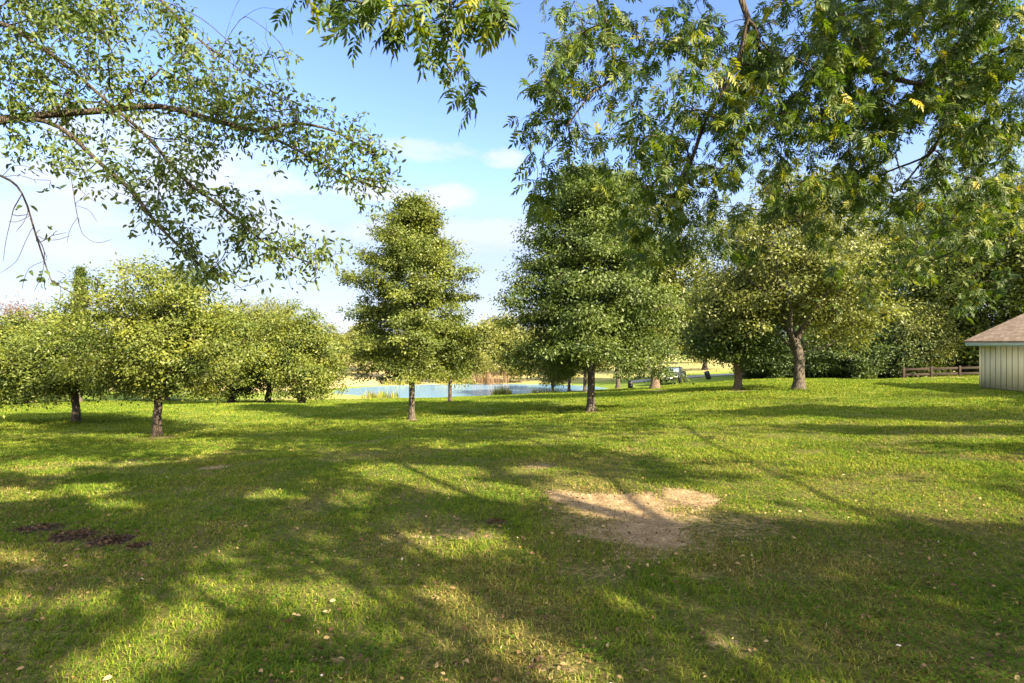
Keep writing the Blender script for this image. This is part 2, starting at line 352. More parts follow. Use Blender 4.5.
for px, py, rx, ry in [(495, 523, 14, 3)]:
    x, y = gpix(px, py); MUL.append((x, y, rx/F*y, (gpix(px, py-ry)[1]-gpix(px, py+ry)[1])/2))
def mulch_at(x, y):
    t = np.zeros_like(x); nz_ = fbm(x*4, y*4, 77)-.5
    for (cx, cy, rx, ry) in MUL: t = np.maximum(t, sstep(np.hypot((x-cx)/rx, (y-cy)/ry)+.6*nz_, 1.2, .6))
    return t
def axis(parts):
    out = []
    for a, b, s in parts: out += list(np.arange(a, b-1e-6, s))
    out.append(parts[-1][1]); return np.array(out)
xs = axis([(-900, -100, 100), (-100, -40, 4), (-40, -9, 1.0), (-9, 9, .11), (9, 40, 1.0), (40, 100, 4), (100, 900, 100)])
ys = axis([(-300, -20, 40), (-20, 1.5, 1.5), (1.5, 10, .11), (10, 20, .4), (20, 75, .8), (75, 140, 4), (140, 1500, 120)])
GX, GY = np.meshgrid(xs, ys); GZ = tz(GX, GY)
di = dirt_at(GX.ravel(), GY.ravel()); mu = mulch_at(GX.ravel(), GY.ravel())
GZ = GZ - .02*di.reshape(GZ.shape) + .045*(mu*fbm(GX.ravel()*6, GY.ravel()*6, 4)).reshape(GZ.shape)
u_ = GX.ravel(); v_ = GY.ravel()
dry = sstep(v_, 58, 66)*sstep(u_, 6, -6) + sstep(v_, 62, 70)*.6
dry = np.clip(np.maximum(dry, .45*sstep(np.hypot((u_+16)/9, (v_-46)/9), 1.1, .4)), 0, 1)
nearf = .9*sstep(v_, 34, 9)*sstep(np.abs(u_)-1.04*np.maximum(v_, 0), 5.5, 2.5)*sstep(v_, -1, .5)
idx = np.arange(GX.size).reshape(GX.shape)
q = np.stack([idx[:-1, :-1], idx[:-1, 1:], idx[1:, 1:], idx[1:, :-1]], -1).reshape(-1, 4)
ground = mesh_np('ground', np.c_[u_, v_, GZ.ravel()], q, M['ground'], smooth=True, attrs=dict(dirt=di, dry=dry, near=nearf, mulch=mu))
tag(ground, 'mown lawn sloping down to the pond with bare patches', 'lawn', kind='structure')
th = np.linspace(0, 2*np.pi, 65)[:-1]
wv = np.vstack([[PC[0], PC[1], WATER], np.c_[PC[0]+(PRX+1.5)*np.cos(th), PC[1]+(PRY+1.5)*np.sin(th), np.full(64, WATER)]])
wf = np.c_[np.zeros(64, int), 1+np.arange(64), 1+(np.arange(64)+1) % 64]
tag(mesh_np('pond_water', wv, wf, M['water']), 'pale blue pond at the foot of the lawn', 'pond', kind='structure')
def ribbon(name, pts, wid, mat, lift, label, cat):
    pts = np.array(pts, float); t = np.linspace(0, len(pts)-1, 60)
    c = np.c_[np.interp(t, np.arange(len(pts)), pts[:, 0]), np.interp(t, np.arange(len(pts)), pts[:, 1])]
    tg = unit(np.gradient(c, axis=0)); nr = np.c_[-tg[:, 1], tg[:, 0]]
    V = []
    for s in np.linspace(-.5, .5, 5):
        p = c+nr*wid*s; V.append(np.c_[p, tz(p[:, 0], p[:, 1])+lift])
    V = np.array(V); ii = np.arange(300).reshape(5, 60)
    f = np.stack([ii[:-1, :-1], ii[:-1, 1:], ii[1:, 1:], ii[1:, :-1]], -1).reshape(-1, 4)
    return tag(mesh_np(name, V.reshape(-1, 3), f, mat, smooth=True), label, cat, kind='structure')
ribbon('road', [(12.5, 60), (16, 59.6), (20, 59), (27, 57.5), (36, 56), (50, 57)], 4.2, M['asphalt'], .05, 'grey paved lane beyond the trees', 'road')
ribbon('path', [(17, 37.6), (22, 36.2), (27, 34.6), (30, 33)], 1.0, M['path_dirt'], .03, 'bare earth strip along the foot of the hedge', 'path')

# ------------------------------------------------------------------ tree building
def skeleton(seeds, clumps, bias=.12, sag=.05, jit=.05, rs=None):
    """seeds: polylines, the first starts at the root; every later one hooks on to the nearest node made so far"""
    rs = rs or np.random.default_rng(1)
    cap = sum(len(s) for s in seeds)+2*len(clumps)+8
    P = np.zeros((cap, 3)); par = np.full(cap, -1); pl = np.zeros(cap); n = 0
    for k, s in enumerate(seeds):
        s = np.asarray(s, float)
        if k == 0: prev = -1
        else: prev = int(np.argmin(np.linalg.norm(P[:n]-s[0], axis=1)))
        for j, p in enumerate(s):
            if k and j == 0 and np.linalg.norm(P[prev]-p) < .02: continue
            P[n] = p; par[n] = prev; pl[n] = 0 if prev < 0 else pl[prev]+np.linalg.norm(p-P[prev]); prev = n; n += 1
    leafnode = []
    if len(clumps):
        clumps = np.asarray(clumps, float)
        order = np.argsort(np.min(np.linalg.norm(clumps[:, None]-P[None, :n:max(1, n//60)], axis=2), axis=1))
        for i in order:
            p = clumps[i]; dd = np.linalg.norm(P[:n]-p, axis=1)
            cost = dd+bias*pl[:n]; cost[0] += 3 if n > 3 else 0
            b = int(np.argmin(cost)); L = dd[b]
            mid = (P[b]+p)/2+rs.normal(0, jit*L, 3); mid[2] += sag*L
            P[n] = mid; par[n] = b; pl[n] = pl[b]+L/2; n += 1
            P[n] = p; par[n] = n-1; pl[n] = pl[b]+L; leafnode.append(n); n += 1
    P = P[:n]; par = par[:n]
    cnt = np.zeros(n); kids = [[] for _ in range(n)]
    for i in range(n):
        if par[i] >= 0: kids[par[i]].append(i)
    for i in range(n-1, -1, -1):
        if not kids[i]: cnt[i] = 1
        else: cnt[i] += .05
        if par[i] >= 0: cnt[par[i]] += cnt[i]
    return P, par, kids, cnt, leafnode
def tubes(P, par, kids, cnt, r_base, r_tip, flare=1.5, pw=None, sub=2, name='trunk', mat=None, parent=None, rmin=None, wob=0.0):
    ratio = max(cnt[0], 2); pw = pw or math.log(ratio)/math.log(r_base/r_tip)
    rad = r_tip*cnt**(1/pw)
    V, Fq = [], []; nv = 0
    starts = [(0, -1)]
    while starts:
        s, pre = starts.pop(); ch = [s]
        while kids[ch[-1]]:
            ks = sorted(kids[ch[-1]], key=lambda k: -cnt[k]); starts += [(k, ch[-1]) for k in ks[1:]]; ch.append(ks[0])
        pts = P[ch]; rr = rad[ch].copy()
        if pre >= 0: pts = np.vstack([P[pre], pts]); rr = np.r_[min(rad[pre], rr[0]*1.15), rr]
        else:
            pass
        if len(pts) < 2: continue
        if rmin and rr.max() < rmin: continue
        n = len(pts); t = np.linspace(0, n-1, (n-1)*sub+1)
        if n > 2 and sub > 1:           # Catmull-Rom
            e = np.vstack([2*pts[0]-pts[1], pts, 2*pts[-1]-pts[-2]]); i = np.minimum(t.astype(int), n-2); u = (t-i)[:, None]
            a, b, c, d = e[i], e[i+1], e[i+2], e[i+3]
            pp = .5*((2*b)+(-a+c)*u+(2*a-5*b+4*c-d)*u*u+(-a+3*b-3*c+d)*u**3)
        else: pp = np.c_[[np.interp(t, np.arange(n), pts[:, k]) for k in range(3)]].T
        rv = np.interp(t, np.arange(n), rr)
        rv[-1] *= .5
        if pre < 0 and flare > 1:
            hh = np.abs(pp[:, 2]-pp[0, 2]); rv = rv*(1+(flare-1)*np.exp(-hh/(1.3*r_base)))
        ns = 10 if rv.max() > .07 else 6 if rv.max() > .025 else 4 if rv.max() > .010 else 3
        tg = unit(np.gradient(pp, axis=0)); ref = np.where(np.abs(tg[:, 2:3]) > .9, [[1., 0, 0]], [[0, 0, 1.]])
        sv = unit(np.cross(tg, ref)); uv = np.cross(sv, tg)
        an = np.linspace(0, 2*np.pi, ns, endpoint=False)
        ring = sv[:, None]*np.cos(an)[None, :, None]+uv[:, None]*np.sin(an)[None, :, None]
        rw = rv[:, None]*(1+wob*np.sin(an[None]*3+pp[:, 2:3]*2))
        vv = pp[:, None]+ring*rw[..., None]
        ii = nv+np.arange(len(pp)*ns).reshape(len(pp), ns); nx = np.roll(ii, -1, axis=1)
        V.append(vv.reshape(-1, 3)); Fq.append(np.stack([ii[:-1], nx[:-1], nx[1:], ii[1:]], -1).reshape(-1, 4)); nv += len(pp)*ns
    return mesh_np(name, np.vstack(V), np.vstack(Fq), mat, parent, smooth=True)
def frames(ax, nrm):
    a = unit(ax); s = unit(np.cross(nrm, a)); return a, s, np.cross(a, s)
def leaf_quads(pos, ax, nrm, size, asp=.5, fold=.0, rs=rng):
    """simple leaves: one kinked rhombus each (or two folded halves)"""
    a, s, u = frames(ax, nrm); L = size[:, None]; n = len(pos)
    if fold == 0:
        b = pos; tip = pos+a*L-u*L*.12; l = pos+a*L*.45+s*L*asp*.5; r = pos+a*L*.45-s*L*asp*.5
        V = np.stack([b, l, tip, r], 1).reshape(-1, 3); Fq = np.arange(4*n).reshape(n, 4); k = 4
    else:
        b = pos; tip = pos+a*L-u*L*.22; m = pos+a*L*.5-u*L*.02
        l0 = pos+a*L*.28+s*L*asp*.46+u*L*fold; r0 = pos+a*L*.28-s*L*asp*.46+u*L*fold
        l1 = pos+a*L*.68+s*L*asp*.42+u*L*(fold-.08); r1 = pos+a*L*.68-s*L*asp*.42+u*L*(fold-.08)
        V = np.stack([b, l0, l1, tip, r1, r0, m], 1).reshape(-1, 3); o = (np.arange(n)*7)[:, None]
        Fq = np.vstack([o+[0, 6, 2, 1], o+[6, 3, 2, 2][:3]+[0] if False else o+[0, 5, 4, 6]]); k = 7
        T = np.vstack([o+[6, 3, 2], o+[6, 4, 3]])
        return V, [Fq, T], k
    return V, [Fq], k
def rand_dir(n, rs, up=0.0, flat=1.0):
    v = rs.normal(size=(n, 3)); v[:, 2] *= flat; v = unit(v); v[:, 2] += up; return unit(v)
def crown_mesh(centers, per, sig, size, mat, parent, rs, flat=.55, droop=-.15, upn=.45, asp=.55, name='crown', fold=0.0, center=None, coh=.7, vbase=.0, vspread=.36, extra=None):
    per_n = rs.poisson(per, len(centers)); ci = np.repeat(np.arange(len(centers)), per_n); n = len(ci)
    sg = sig*(0.7+.6*rs.random(len(centers)))[ci]
    off = rs.normal(size=(n, 3))*sg[:, None]*np.array([1, 1, flat]); pos = centers[ci]+off
    ax = unit(off+rs.normal(size=(n, 3))*sig*.8+np.array([0, 0, droop*sig*2])); ax[:, 2] += droop; ax = unit(ax)
    cdir = unit(unit(centers-centers.mean(0))*.75+rs.normal(size=centers.shape)*.42+np.array([0, 0, .35]))
    nr = unit(rand_dir(n, rs, upn)*.75+cdir[ci]*coh)
    sz = size*(.65+.7*rs.random(n))
    V, Fs, k = leaf_quads(pos-ax*sz[:, None]*.3, ax, nr, sz, asp, fold)
    cv = rs.random(len(centers))
    var = np.clip(vbase+vspread*(1.0*cv[ci]+.5*rs.random(n)**1.3), 0, 1)
    var = np.repeat(var, k)
    if extra is not None:
        V2, F2, var2 = extra; o = len(V); V = np.vstack([V, V2]); var = np.r_[var, var2]; Fs = Fs+[f+o for f in F2]
    return mesh_np(name, V, Fs, mat, parent, var=var)

def ellip_pts(n, c, r, rs, shell=.55, lump=.28, seed=0, cut=-1.0):
    """points in a lumpy ellipsoid, thicker towards the outside"""
    out = []
    while len(out) < n:
        d = unit(rs.normal(size=(4*n, 3))); q = (shell+(1-shell)*rs.random(4*n)**.6)
        q = np.where(rs.random(4*n) < .3, q*rs.random(4*n), q)
        az = np.arctan2(d[:, 1], d[:, 0])
        k = 1+lump*2*(vnoise(az*1.6+10, d[:, 2]*3+5, seed)-.5)+lump*(vnoise(az*3.5+30, d[:, 2]*6+9, seed+1)-.5)
        keep = (d[:, 2] > cut)
        out += list((d*(q*k)[:, None]*np.array(r)+np.array(c))[keep])
    return np.array(out[:n])

def pin_oak(name, label, loc, H, Rmax, h0, r_base, seed, mat='leaf_oak', bark='bark', nb=74, per=46, leaf=.13, group=None, rz=0, prof=None, sig=.23, cat='tree', low=-18, high=62, rich=1.0, fill=0):
    rs = np.random.default_rng(seed)
    root = thing(name, label, cat, loc, rz, group)
    tz_ = np.linspace(0, H*.97, 16)
    wx = np.cumsum(rs.normal(0, .012*H/8, 16)); wy = np.cumsum(rs.normal(0, .012*H/8, 16))
    trunk = np.c_[wx-wx[0], wy-wy[0], tz_-.05]
    trunk = np.vstack([trunk[:1], trunk[0]+[[0, 0, .12], [0, 0, .28]], trunk[1:]]); seeds = [trunk]; cl = []
    prof = prof or (lambda t: (1-t)**.75*(.75+.25*min(1, t/.12)))
    for i in range(nb):
        t = ((i+.5)/nb)**1.05; h = h0+(H-h0)*t
        L = Rmax*prof(t)*(.80+.36*rs.random())+.12
        azi = i*2.39996+rs.normal(0, .35); inc = R(low+(high-low)*t**1.15+rs.normal(0, 9))
        b = np.array([np.interp(h, trunk[:, 2]+.05, trunk[:, 0]), np.interp(h, trunk[:, 2]+.05, trunk[:, 1]), h-.05])
        dr = np.array([math.cos(azi)*math.cos(inc), math.sin(azi)*math.cos(inc), math.sin(inc)])
        pts = [b]
        for s in (.3, .55, .8, 1.0):
            p = b+dr*L*s; p = p+rs.normal(0, .035*L, 3); p[2] += (.05-.16*s*s)*L*(1-t); pts.append(p)
        seeds.append(np.array(pts))
        side = np.array([-math.sin(azi), math.cos(azi), 0])
        nc = int((3+7*L/Rmax)*rich)
        for k in range(nc):
            s = .28+.75*((k+rs.random())/nc)
            q = np.array([np.interp(s, [0, .3, .55, .8, 1], np.array(pts)[:, j]) for j in range(3)])
            q = q+side*rs.normal(0, .17)*L*(.45+.6*s)+np.array([0, 0, rs.normal(0, .05)*L]); cl.append(q)
    for i in range(int(fill)):
        t = rs.random()**1.2*.96; a = rs.random()*6.283; q = Rmax*prof(t)*(.25+.6*rs.random()); h = h0+(H-h0)*t
        cl.append(np.array([np.interp(h, trunk[:, 2], trunk[:, 0])+q*math.cos(a), np.interp(h, trunk[:, 2], trunk[:, 1])+q*math.sin(a), h+.15*q]))
    cl = np.array(cl); cl = cl[cl[:, 2] > .62*h0]
    P, par, kids, cnt, ln = skeleton(seeds, cl, .05, .02, .05, rs)
    tubes(P, par, kids, cnt, r_base, .006, 1.8, sub=2, mat=M[bark], parent=root, rmin=.007, wob=.05)
    crown_mesh(cl, per, sig, leaf, M[mat], root, rs, flat=.5, droop=-.2)
    return root
def round_tree(name, label, loc, lumps, fork, r_base, seed, mat, bark='bark', n=320, per=50, leaf=.15, sig=.3, group=None, rz=0, cat='tree', limbs=5, flat=.6, shell=.5, keep=None, droop=-.15, multi=0, lump=.28, cut=-1.0, asp=.55, r_tip=.008, upn=.45):
    """lumps: (cx,cy,cz, rx,ry,rz) of the crown, relative to the base"""
    rs = np.random.default_rng(seed); root = thing(name, label, cat, loc, rz, group)
    vol = np.array([l[3]*l[4]*l[5] for l in lumps])**.8; cl = []
    for l, k in zip(lumps, np.maximum(8, (n*vol/vol.sum()).astype(int))):
        cl.append(ellip_pts(k, l[:3], l[3:], rs, shell, lump, seed*7+len(cl), cut))
    cl = np.vstack(cl); cl = cl[cl[:, 2] > .12]
    if keep is not None: cl = cl[keep(cl+np.array(loc))]
    cz = np.average(cl, axis=0); seeds = []
    top = np.array([cz[0]*.3, cz[1]*.3, fork])
    seeds.append(np.array([[0, 0, -.08], [0, 0, .05], [0, 0, .2], [.01, 0, .4], [0, .01, fork*.45], top*[.6, .6, 1]*[1, 1, .66]+rs.normal(0, .02*fork, 3), top]))
    for k in range(multi):
        a = 2*np.pi*k/multi+rs.random(); seeds.append(np.array([[0, 0, .02], [math.cos(a)*.25*fork, math.sin(a)*.25*fork, fork*.6], [math.cos(a)*.6*fork, math.sin(a)*.6*fork, fork*1.4]]))
    far = cl[rs.permutation(len(cl))]; used = []
    for p in far:
        if len(used) >= limbs: break
        d = unit(p-top)
        if d[2] > .1 and all(np.dot(d, q) < .8 for q in used):
            used.append(d); L = np.linalg.norm(p-top)*.75
            j = rs.normal(0, .06*L, (3, 3))
            seeds.append(np.array([top, top+d*L*.33+j[0]+[0, 0, -.03*L], top+d*L*.66+j[1]+[0, 0, .04*L], top+d*L+j[2]+[0, 0, .1*L]]))
    P, par, kids, cnt, ln = skeleton(seeds, cl, .10, .06, .07, rs)
    tubes(P, par, kids, cnt, r_base, r_tip, 1.85, sub=2, mat=M[bark], parent=root, rmin=r_tip*1.15, wob=.08)
    def post(c): return c
    crown_mesh(cl, per, sig, leaf, M[mat], root, rs, flat=flat, droop=droop, asp=asp, upn=upn)
    return root

# --- lawn trees that the photograph shows whole
pin_oak('oak_tree', 'tall pointed oak standing alone on the lawn in front of the pond', on_ground(412, 22), 8.35, 2.35, 1.95, .11, 15, nb=92, per=125, leaf=.095, sig=.19,
        prof=lambda t: float(np.interp(t, [0, .16, .5, .65, .81, .95, 1], [.72, .97, 1, .78, .48, .22, .08])), low=-9, high=52, fill=170)
pin_oak('oak_tree', 'broad dark green oak with layered boughs right of the pond', on_ground(591, 22), 8.9, 3.2, 2.0, .15, 29, rz=2.4, mat='leaf_mid', nb=114, per=130, leaf=.105, sig=.24, low=-3, high=50,
        fill=200, prof=lambda t: float(np.interp(t, [0, .17, .42, .67, .84, .95, 1], [.85, 1, .97, .84, .52, .25, .1])), rich=1.15)
b = on_ground(157, 17)
round_tree('oak_tree', 'low round oak on a stout dark trunk, nearest tree at the left', b, [(.15, 0, 3.0, 2.15, 2.1, 1.9), (.2, -.2, 4.0, 1.6, 1.5, 1.15), (-.7, .3, 2.2, 1.8, 1.8, 1.05), (1.1, 0, 2.3, 1.7, 1.7, 1.1)],
           1.35, .115, 31, 'leaf_yellow', 'bark_dark', n=500, per=130, leaf=.085, sig=.20, shell=.6, lump=.34)
b = on_ground(76, 21)
round_tree('oak_tree', 'low spreading oak with short trunk behind the nearest left tree', b, [(0, 0, 2.3, 2.6, 2.3, 1.3), (.2, 0, 3.2, 1.6, 1.5, .9), (-.9, -.4, 1.8, 2.4, 2.2, .85)],
           1.2, .125, 37, 'leaf_oak', 'bark_dark', n=360, per=110, leaf=.11, sig=.23, shell=.6, lump=.42)
b = on_ground(450, 32)
round_tree('young_tree', 'young slim tree with pale trunk near the pond edge', b, [(0, 0, 2.9, 1.35, 1.3, 1.5), (.1, 0, 4.0, .8, .8, .9)], 1.2, .10, 41, 'leaf_oak', 'bark_brown', n=170, per=45, leaf=.16, sig=.24)
b = on_ground(738, 28)
round_tree('shade_tree', 'dark compact tree with reddish trunk left of the forked grey tree', b, [(0, 0, 3.0, 2.4, 2.3, 1.7), (.1, 0, 4.3, 1.7, 1.6, 1.3), (-.9, 0, 2.3, 1.8, 1.7, 1.0)], 1.5, .17, 43, 'leaf_dark', 'bark_brown', n=400, per=85, leaf=.14, sig=.27)
b = on_ground(799, 26)
round_tree('shade_tree', 'large open grey green tree forking low, left of the shed', b, [(0, 0, 5.8, 4.2, 3.8, 2.8), (-1.2, 0, 7.6, 3.1, 2.8, 2.2), (1.8, 0, 4.3, 2.7, 2.6, 1.8), (-2.6, .2, 4.0, 2.4, 2.3, 1.6), (.8, 0, 8.6, 2.5, 2.5, 1.7), (2.3, .3, 2.7, 1.9, 1.8, .9)],
           1.75, .22, 47, 'leaf_gray', 'bark', n=680, per=85, leaf=.135, sig=.32, limbs=7, shell=.45)
b = on_ground(655, 40)
bt = round_tree('shade_tree', 'sunlit tree with flared pale trunk beside the parked car', b, [(0, 0, 5.6, 3.6, 3.2, 2.9), (.8, 0, 8.6, 2.8, 2.5, 2.4), (1.8, 0, 4.2, 2.9, 2.5, 1.9)], 2.2, .27, 53, 'leaf_gray', 'bark_brown', n=420, per=50, leaf=.24, sig=.38)

# --- row of trees between the oaks and the lane
row = None
for px, d, rz, sc, lab in [(618, 50, .4, .95, 'slim tree beyond the dark oak, just left of the waste barrel'),
                           (585, 42, 1.9, .75, 'small tree hidden behind the trunk of the dark oak'),
                           (552, 50, 3.3, .75, 'leftmost slim tree of the row behind the dark oak'),
                           (569, 48, 4.4, .7, 'slim tree second from the left behind the dark oak'),
                           (640, 64, 5.0, 1.1, 'far tree rising behind the sunlit tree and the parked car')]:
    p = on_ground(px, d)
    if row is None:
        row = round_tree('lawn_tree', lab, p, [(0, 0, 4.6, 2.6, 2.5, 2.2), (.2, .2, 6.6, 1.8, 1.8, 1.6), (-.5, 0, 3.4, 2.3, 2.2, 1.2)], 2.2, .17, 61, 'leaf_olive', 'bark', n=260, per=46, leaf=.2, sig=.36, group='row of trees behind the dark oak')
    else: dup(row, p, rz, lab, sc)

# --- bright trees at the left, behind the two low oaks
bush = None
for px, d, rz, sc, lab in [(302, 37, 0, 1.0, 'dense yellow green juniper shaped bush at the right end of the left thicket'),
                           (232, 40, 2.0, (1.25, 1.2, 1.10), 'yellow green bushy tree behind the right side of the nearest left oak'),
                           (30, 42, 3.6, (1.3, 1.2, 1.08), 'bushy yellow tree at the left edge behind the spreading oak'),
                           (-25, 38, 1.2, (1.2, 1.2, 1.0), 'bushy tree cut by the left edge of the view'),
                           (165, 48, 5.1, (1.5, 1.3, 1.15), 'bushy tree mostly hidden behind the nearest left oak')]:
    p = on_ground(px, d)
    if bush is None:
        bush = round_tree('bushy_tree', lab, p, [(0, 0, 2.9, 2.7, 2.5, 2.6), (-.2, 0, 4.8, 1.9, 1.8, 1.7), (.7, 0, 2.0, 2.2, 2.1, 1.5), (-1, 0, 3.6, 2.0, 2.0, 1.8)], .7, .2, 71, 'leaf_yellow', 'bark_dark', n=480, per=70, leaf=.15, sig=.28, multi=3, group='bright thicket at the left', shell=.7)
    else: dup(bush, p, rz, lab, sc)
p = on_ground(268, 41)
round_tree('willow_tree', 'taller willowy tree with feathery top in the left thicket', p, [(0, 0, 4.2, 2.6, 2.5, 2.9), (.1, 0, 6.0, 1.9, 1.9, 1.5), (.9, 0, 3.0, 2.2, 2.2, 2.0)], 1.0, .2, 79, 'leaf_olive', 'bark_dark', n=420, per=58, leaf=.2, sig=.3, flat=1.0, droop=-.6, multi=2, asp=.28, shell=.65)
p = on_ground(80, 45)
pin_oak('cedar_tree', 'narrow pointed cedar rising above the left thicket', p, 10.6, 1.8, .6, .14, 83, mat='leaf_cedar', nb=110, per=50, leaf=.15, sig=.17, low=5, high=74, prof=lambda t: (1-t)**1.25)
p = on_ground(15, 54)
round_tree('bare_tree', 'thin reddish brown half bare tree at the far left', p, [(0, 0, 6.2, 2.2, 2.0, 2.6), (.3, 0, 8.0, 1.5, 1.5, 1.6)], 3.2, .17, 89, 'leaf_brown', 'bark_brown', n=170, per=20, leaf=.16, sig=.45, shell=.4)
p = on_ground(48, 58)
round_tree('thin_tree', 'thin leafed tree between the reddish tree and the cedar', p, [(0, 0, 6.0, 2.3, 2.2, 2.4), (.3, 0, 7.4, 1.5, 1.5, 1.2)], 3.0, .15, 90, 'leaf_olive', 'bark', n=160, per=26, leaf=.18, sig=.45, shell=.4)

# --- beyond the pond
far = None
for i, (px, d, sc, rz, lab) in enumerate([(330, 84, 1.2, 0, 'rounded tree on the tan bank left of the tall oak'), (362, 92, 1.3, 1.4, 'low tree on the far bank seen just left of the tall oak'),
        (388, 80, 1.0, 2.9, 'low bush tree on the far bank behind the left side of the tall oak'), (300, 95, 1.2, 4.1, 'far tree behind the juniper shaped bush'),
        (440, 90, 1.3, 5.5, 'tree across the pond behind the tall oak'), (478, 76, 1.2, .7, 'yellowish tree across the pond between the two oaks'),
        (503, 84, 1.4, 2.2, 'tree across the pond touching the left side of the dark oak'), (540, 88, 1.1, 3.4, 'tree across the pond behind the dark oak boughs'), (250, 80, 1.1, 2.6, 'far tree behind the left thicket'),
        (415, 69, .62, 1.9, 'bush on the far shore just right of the tall oak trunk'), (455, 71, .7, 3.0, 'bush on the far shore behind the young slim tree'), (482, 69, .6, 4.4, 'bush on the far shore behind the brown reeds'), (520, 70, .75, .3, 'bush on the far shore at the left edge of the dark oak'), (560, 71, .7, 5.1, 'bush on the far shore under the dark oak boughs'), (600, 95, 1.2, 1.0, 'far tree behind the dark oak trunk'), (575, 80, .9, 4.7, 'bushy far tree seen under the dark oak boughs'), (660, 98, 1.35, .2, 'far tree above the parked car'), (700, 92, 1.3, 5.9, 'far tree on the bank beyond the grey lane')]):
    p = on_ground(px, d)
    if far is None:
        far = round_tree('far_tree', lab, p, [(0, 0, 3.4, 3.0, 2.8, 2.6), (.8, 0, 4.9, 2.0, 2.0, 1.6), (-1.3, .2, 2.7, 2.2, 2.2, 1.9)], .9, .2, 97, 'leaf_olive', 'bark', n=300, per=45, leaf=.28, sig=.42, multi=2, group='trees beyond the pond')
    else: dup(far, p, rz, lab, sc)
# dry reeds and bushes at the water
def reeds(name, label, loc, h, spread, n, seed, mat):
    rs = np.random.default_rng(seed); root = thing(name, label, 'reeds', loc)
    a = rs.random(n)*2*np.pi; r = spread*np.sqrt(rs.random(n)); b = np.c_[r*np.cos(a), r*np.sin(a)*.7, np.full(n, -.1)]
    ln = rs.normal(0, .16, (n, 2)); hh = h*(.55+.5*rs.random(n)); w_ = .03
    pts = [b+np.c_[ln*(t*t)[..., None] if False else ln*hh[:, None]*t*t, hh*t] for t in (0, .5, 1.0)]
    s = unit(np.c_[-np.sin(a*3), np.cos(a*3), np.zeros(n)])*w_
    V = np.stack([pts[0]-s, pts[0]+s, pts[1]+s*.8, pts[1]-s*.8, pts[2]], 1).reshape(-1, 3); o = (np.arange(n)*5)[:, None]
    mesh_np('stalks', V, [o+[0, 1, 2, 3], o+[3, 2, 4]], mat, root, var=np.repeat(rs.random(n), 5)); return root
p = on_ground(490, 63.5); p[2] = max(p[2], WATER)
reeds('reed_clump', 'tall reddish brown dry reeds on the far shore of the pond', p, 1.7, 2.2, 200, 3, M['leaf_brown'])
p = on_ground(502, 47.2)
reeds('reed_clump', 'yellowish reed clump on the near shore between the two oaks', p, 1.0, .9, 200, 5, M['leaf_yellow'])

for px, d, h, w_, k, sd, mt, lab in [(380, 47.6, .8, 1.6, 200, 8, 'leaf_yellow', 'low green sedge at the left end of the near shore'), (545, 48.5, 1.0, 1.4, 200, 9, 'leaf_olive', 'sedge clump on the shore behind the left boughs of the dark oak'), (455, 64, 1.1, 2.4, 240, 10, 'leaf_olive', 'low sedge on the far shore left of the brown reeds'), (400, 63.5, .9, 2.4, 220, 11, 'leaf_yellow', 'low pale sedge on the far shore seen past the tall oak trunk')]:
    p = on_ground(px, d); p[2] = max(p[2], WATER); reeds('reed_clump', lab, p, h, w_, k, sd, M[mt])

# --- hedge and tall trees on the right
shr = None
for i, (px, d, rz, sc, lab) in enumerate([(905, 38.5, 0, (1.15, 1.1, 1.1), 'dark shrub in the hedge left of the rail fence'), (860, 39.5, 1, 1.0, 'dark hedge shrub right of the forked grey tree'), (815, 41, 2.2, 1.05, 'dark hedge shrub just right behind the forked trunk'), (770, 43, 3.1, 1.0, 'dark hedge shrub between the reddish trunk and the forked trunk'),
      (840, 43, 4.0, 1.3, 'taller shrub set back in the hedge'), (882, 42.5, 5.2, 1.35, 'tall shrub standing behind the hedge left of the sunlit shrub'), (792, 42, .5, .9, 'low hedge shrub behind the forked trunk'), (750, 45, 1.7, .8, 'leftmost dark shrub of the hedge'), (975, 40, 2.7, 1.25, 'dark shrub behind the corner of the shed'), (945, 41, 4.4, 1.2, 'dark shrub behind the rail fence')]):
    p = on_ground(px, d)
    if shr is None:
        shr = round_tree('shrub', lab, p, [(0, 0, 1.5, 2.1, 1.7, 1.55), (.6, 0, 2.5, 1.3, 1.3, 1.2), (-1.0, 0, 1.1, 1.7, 1.5, 1.1)], .3, .07, 103, 'leaf_dark', 'bark_dark', n=230, per=55, leaf=.16, sig=.26, cat='shrub', multi=4, group='dark hedge along the right side', shell=.7)
        shr.scale = sc if isinstance(sc, tuple) else (sc,)*3
    else: dup(shr, p, rz, lab, sc)
p = on_ground(922, 38.0)
round_tree('shrub', 'tall sunlit pale green shrub in front of the dark hedge by the shed', p, [(0, 0, 2.0, 1.9, 1.6, 1.9), (.3, 0, 3.7, 1.3, 1.2, 1.5), (-.9, 0, 3.0, 1.1, 1.1, 1.4), (1.2, 0, 2.8, 1.0, 1.0, 1.3)], .4, .08, 107, 'leaf_gray', 'bark_dark', n=300, per=36, leaf=.2, sig=.30, cat='shrub', multi=5, asp=.3, flat=1.0)
bigt = None
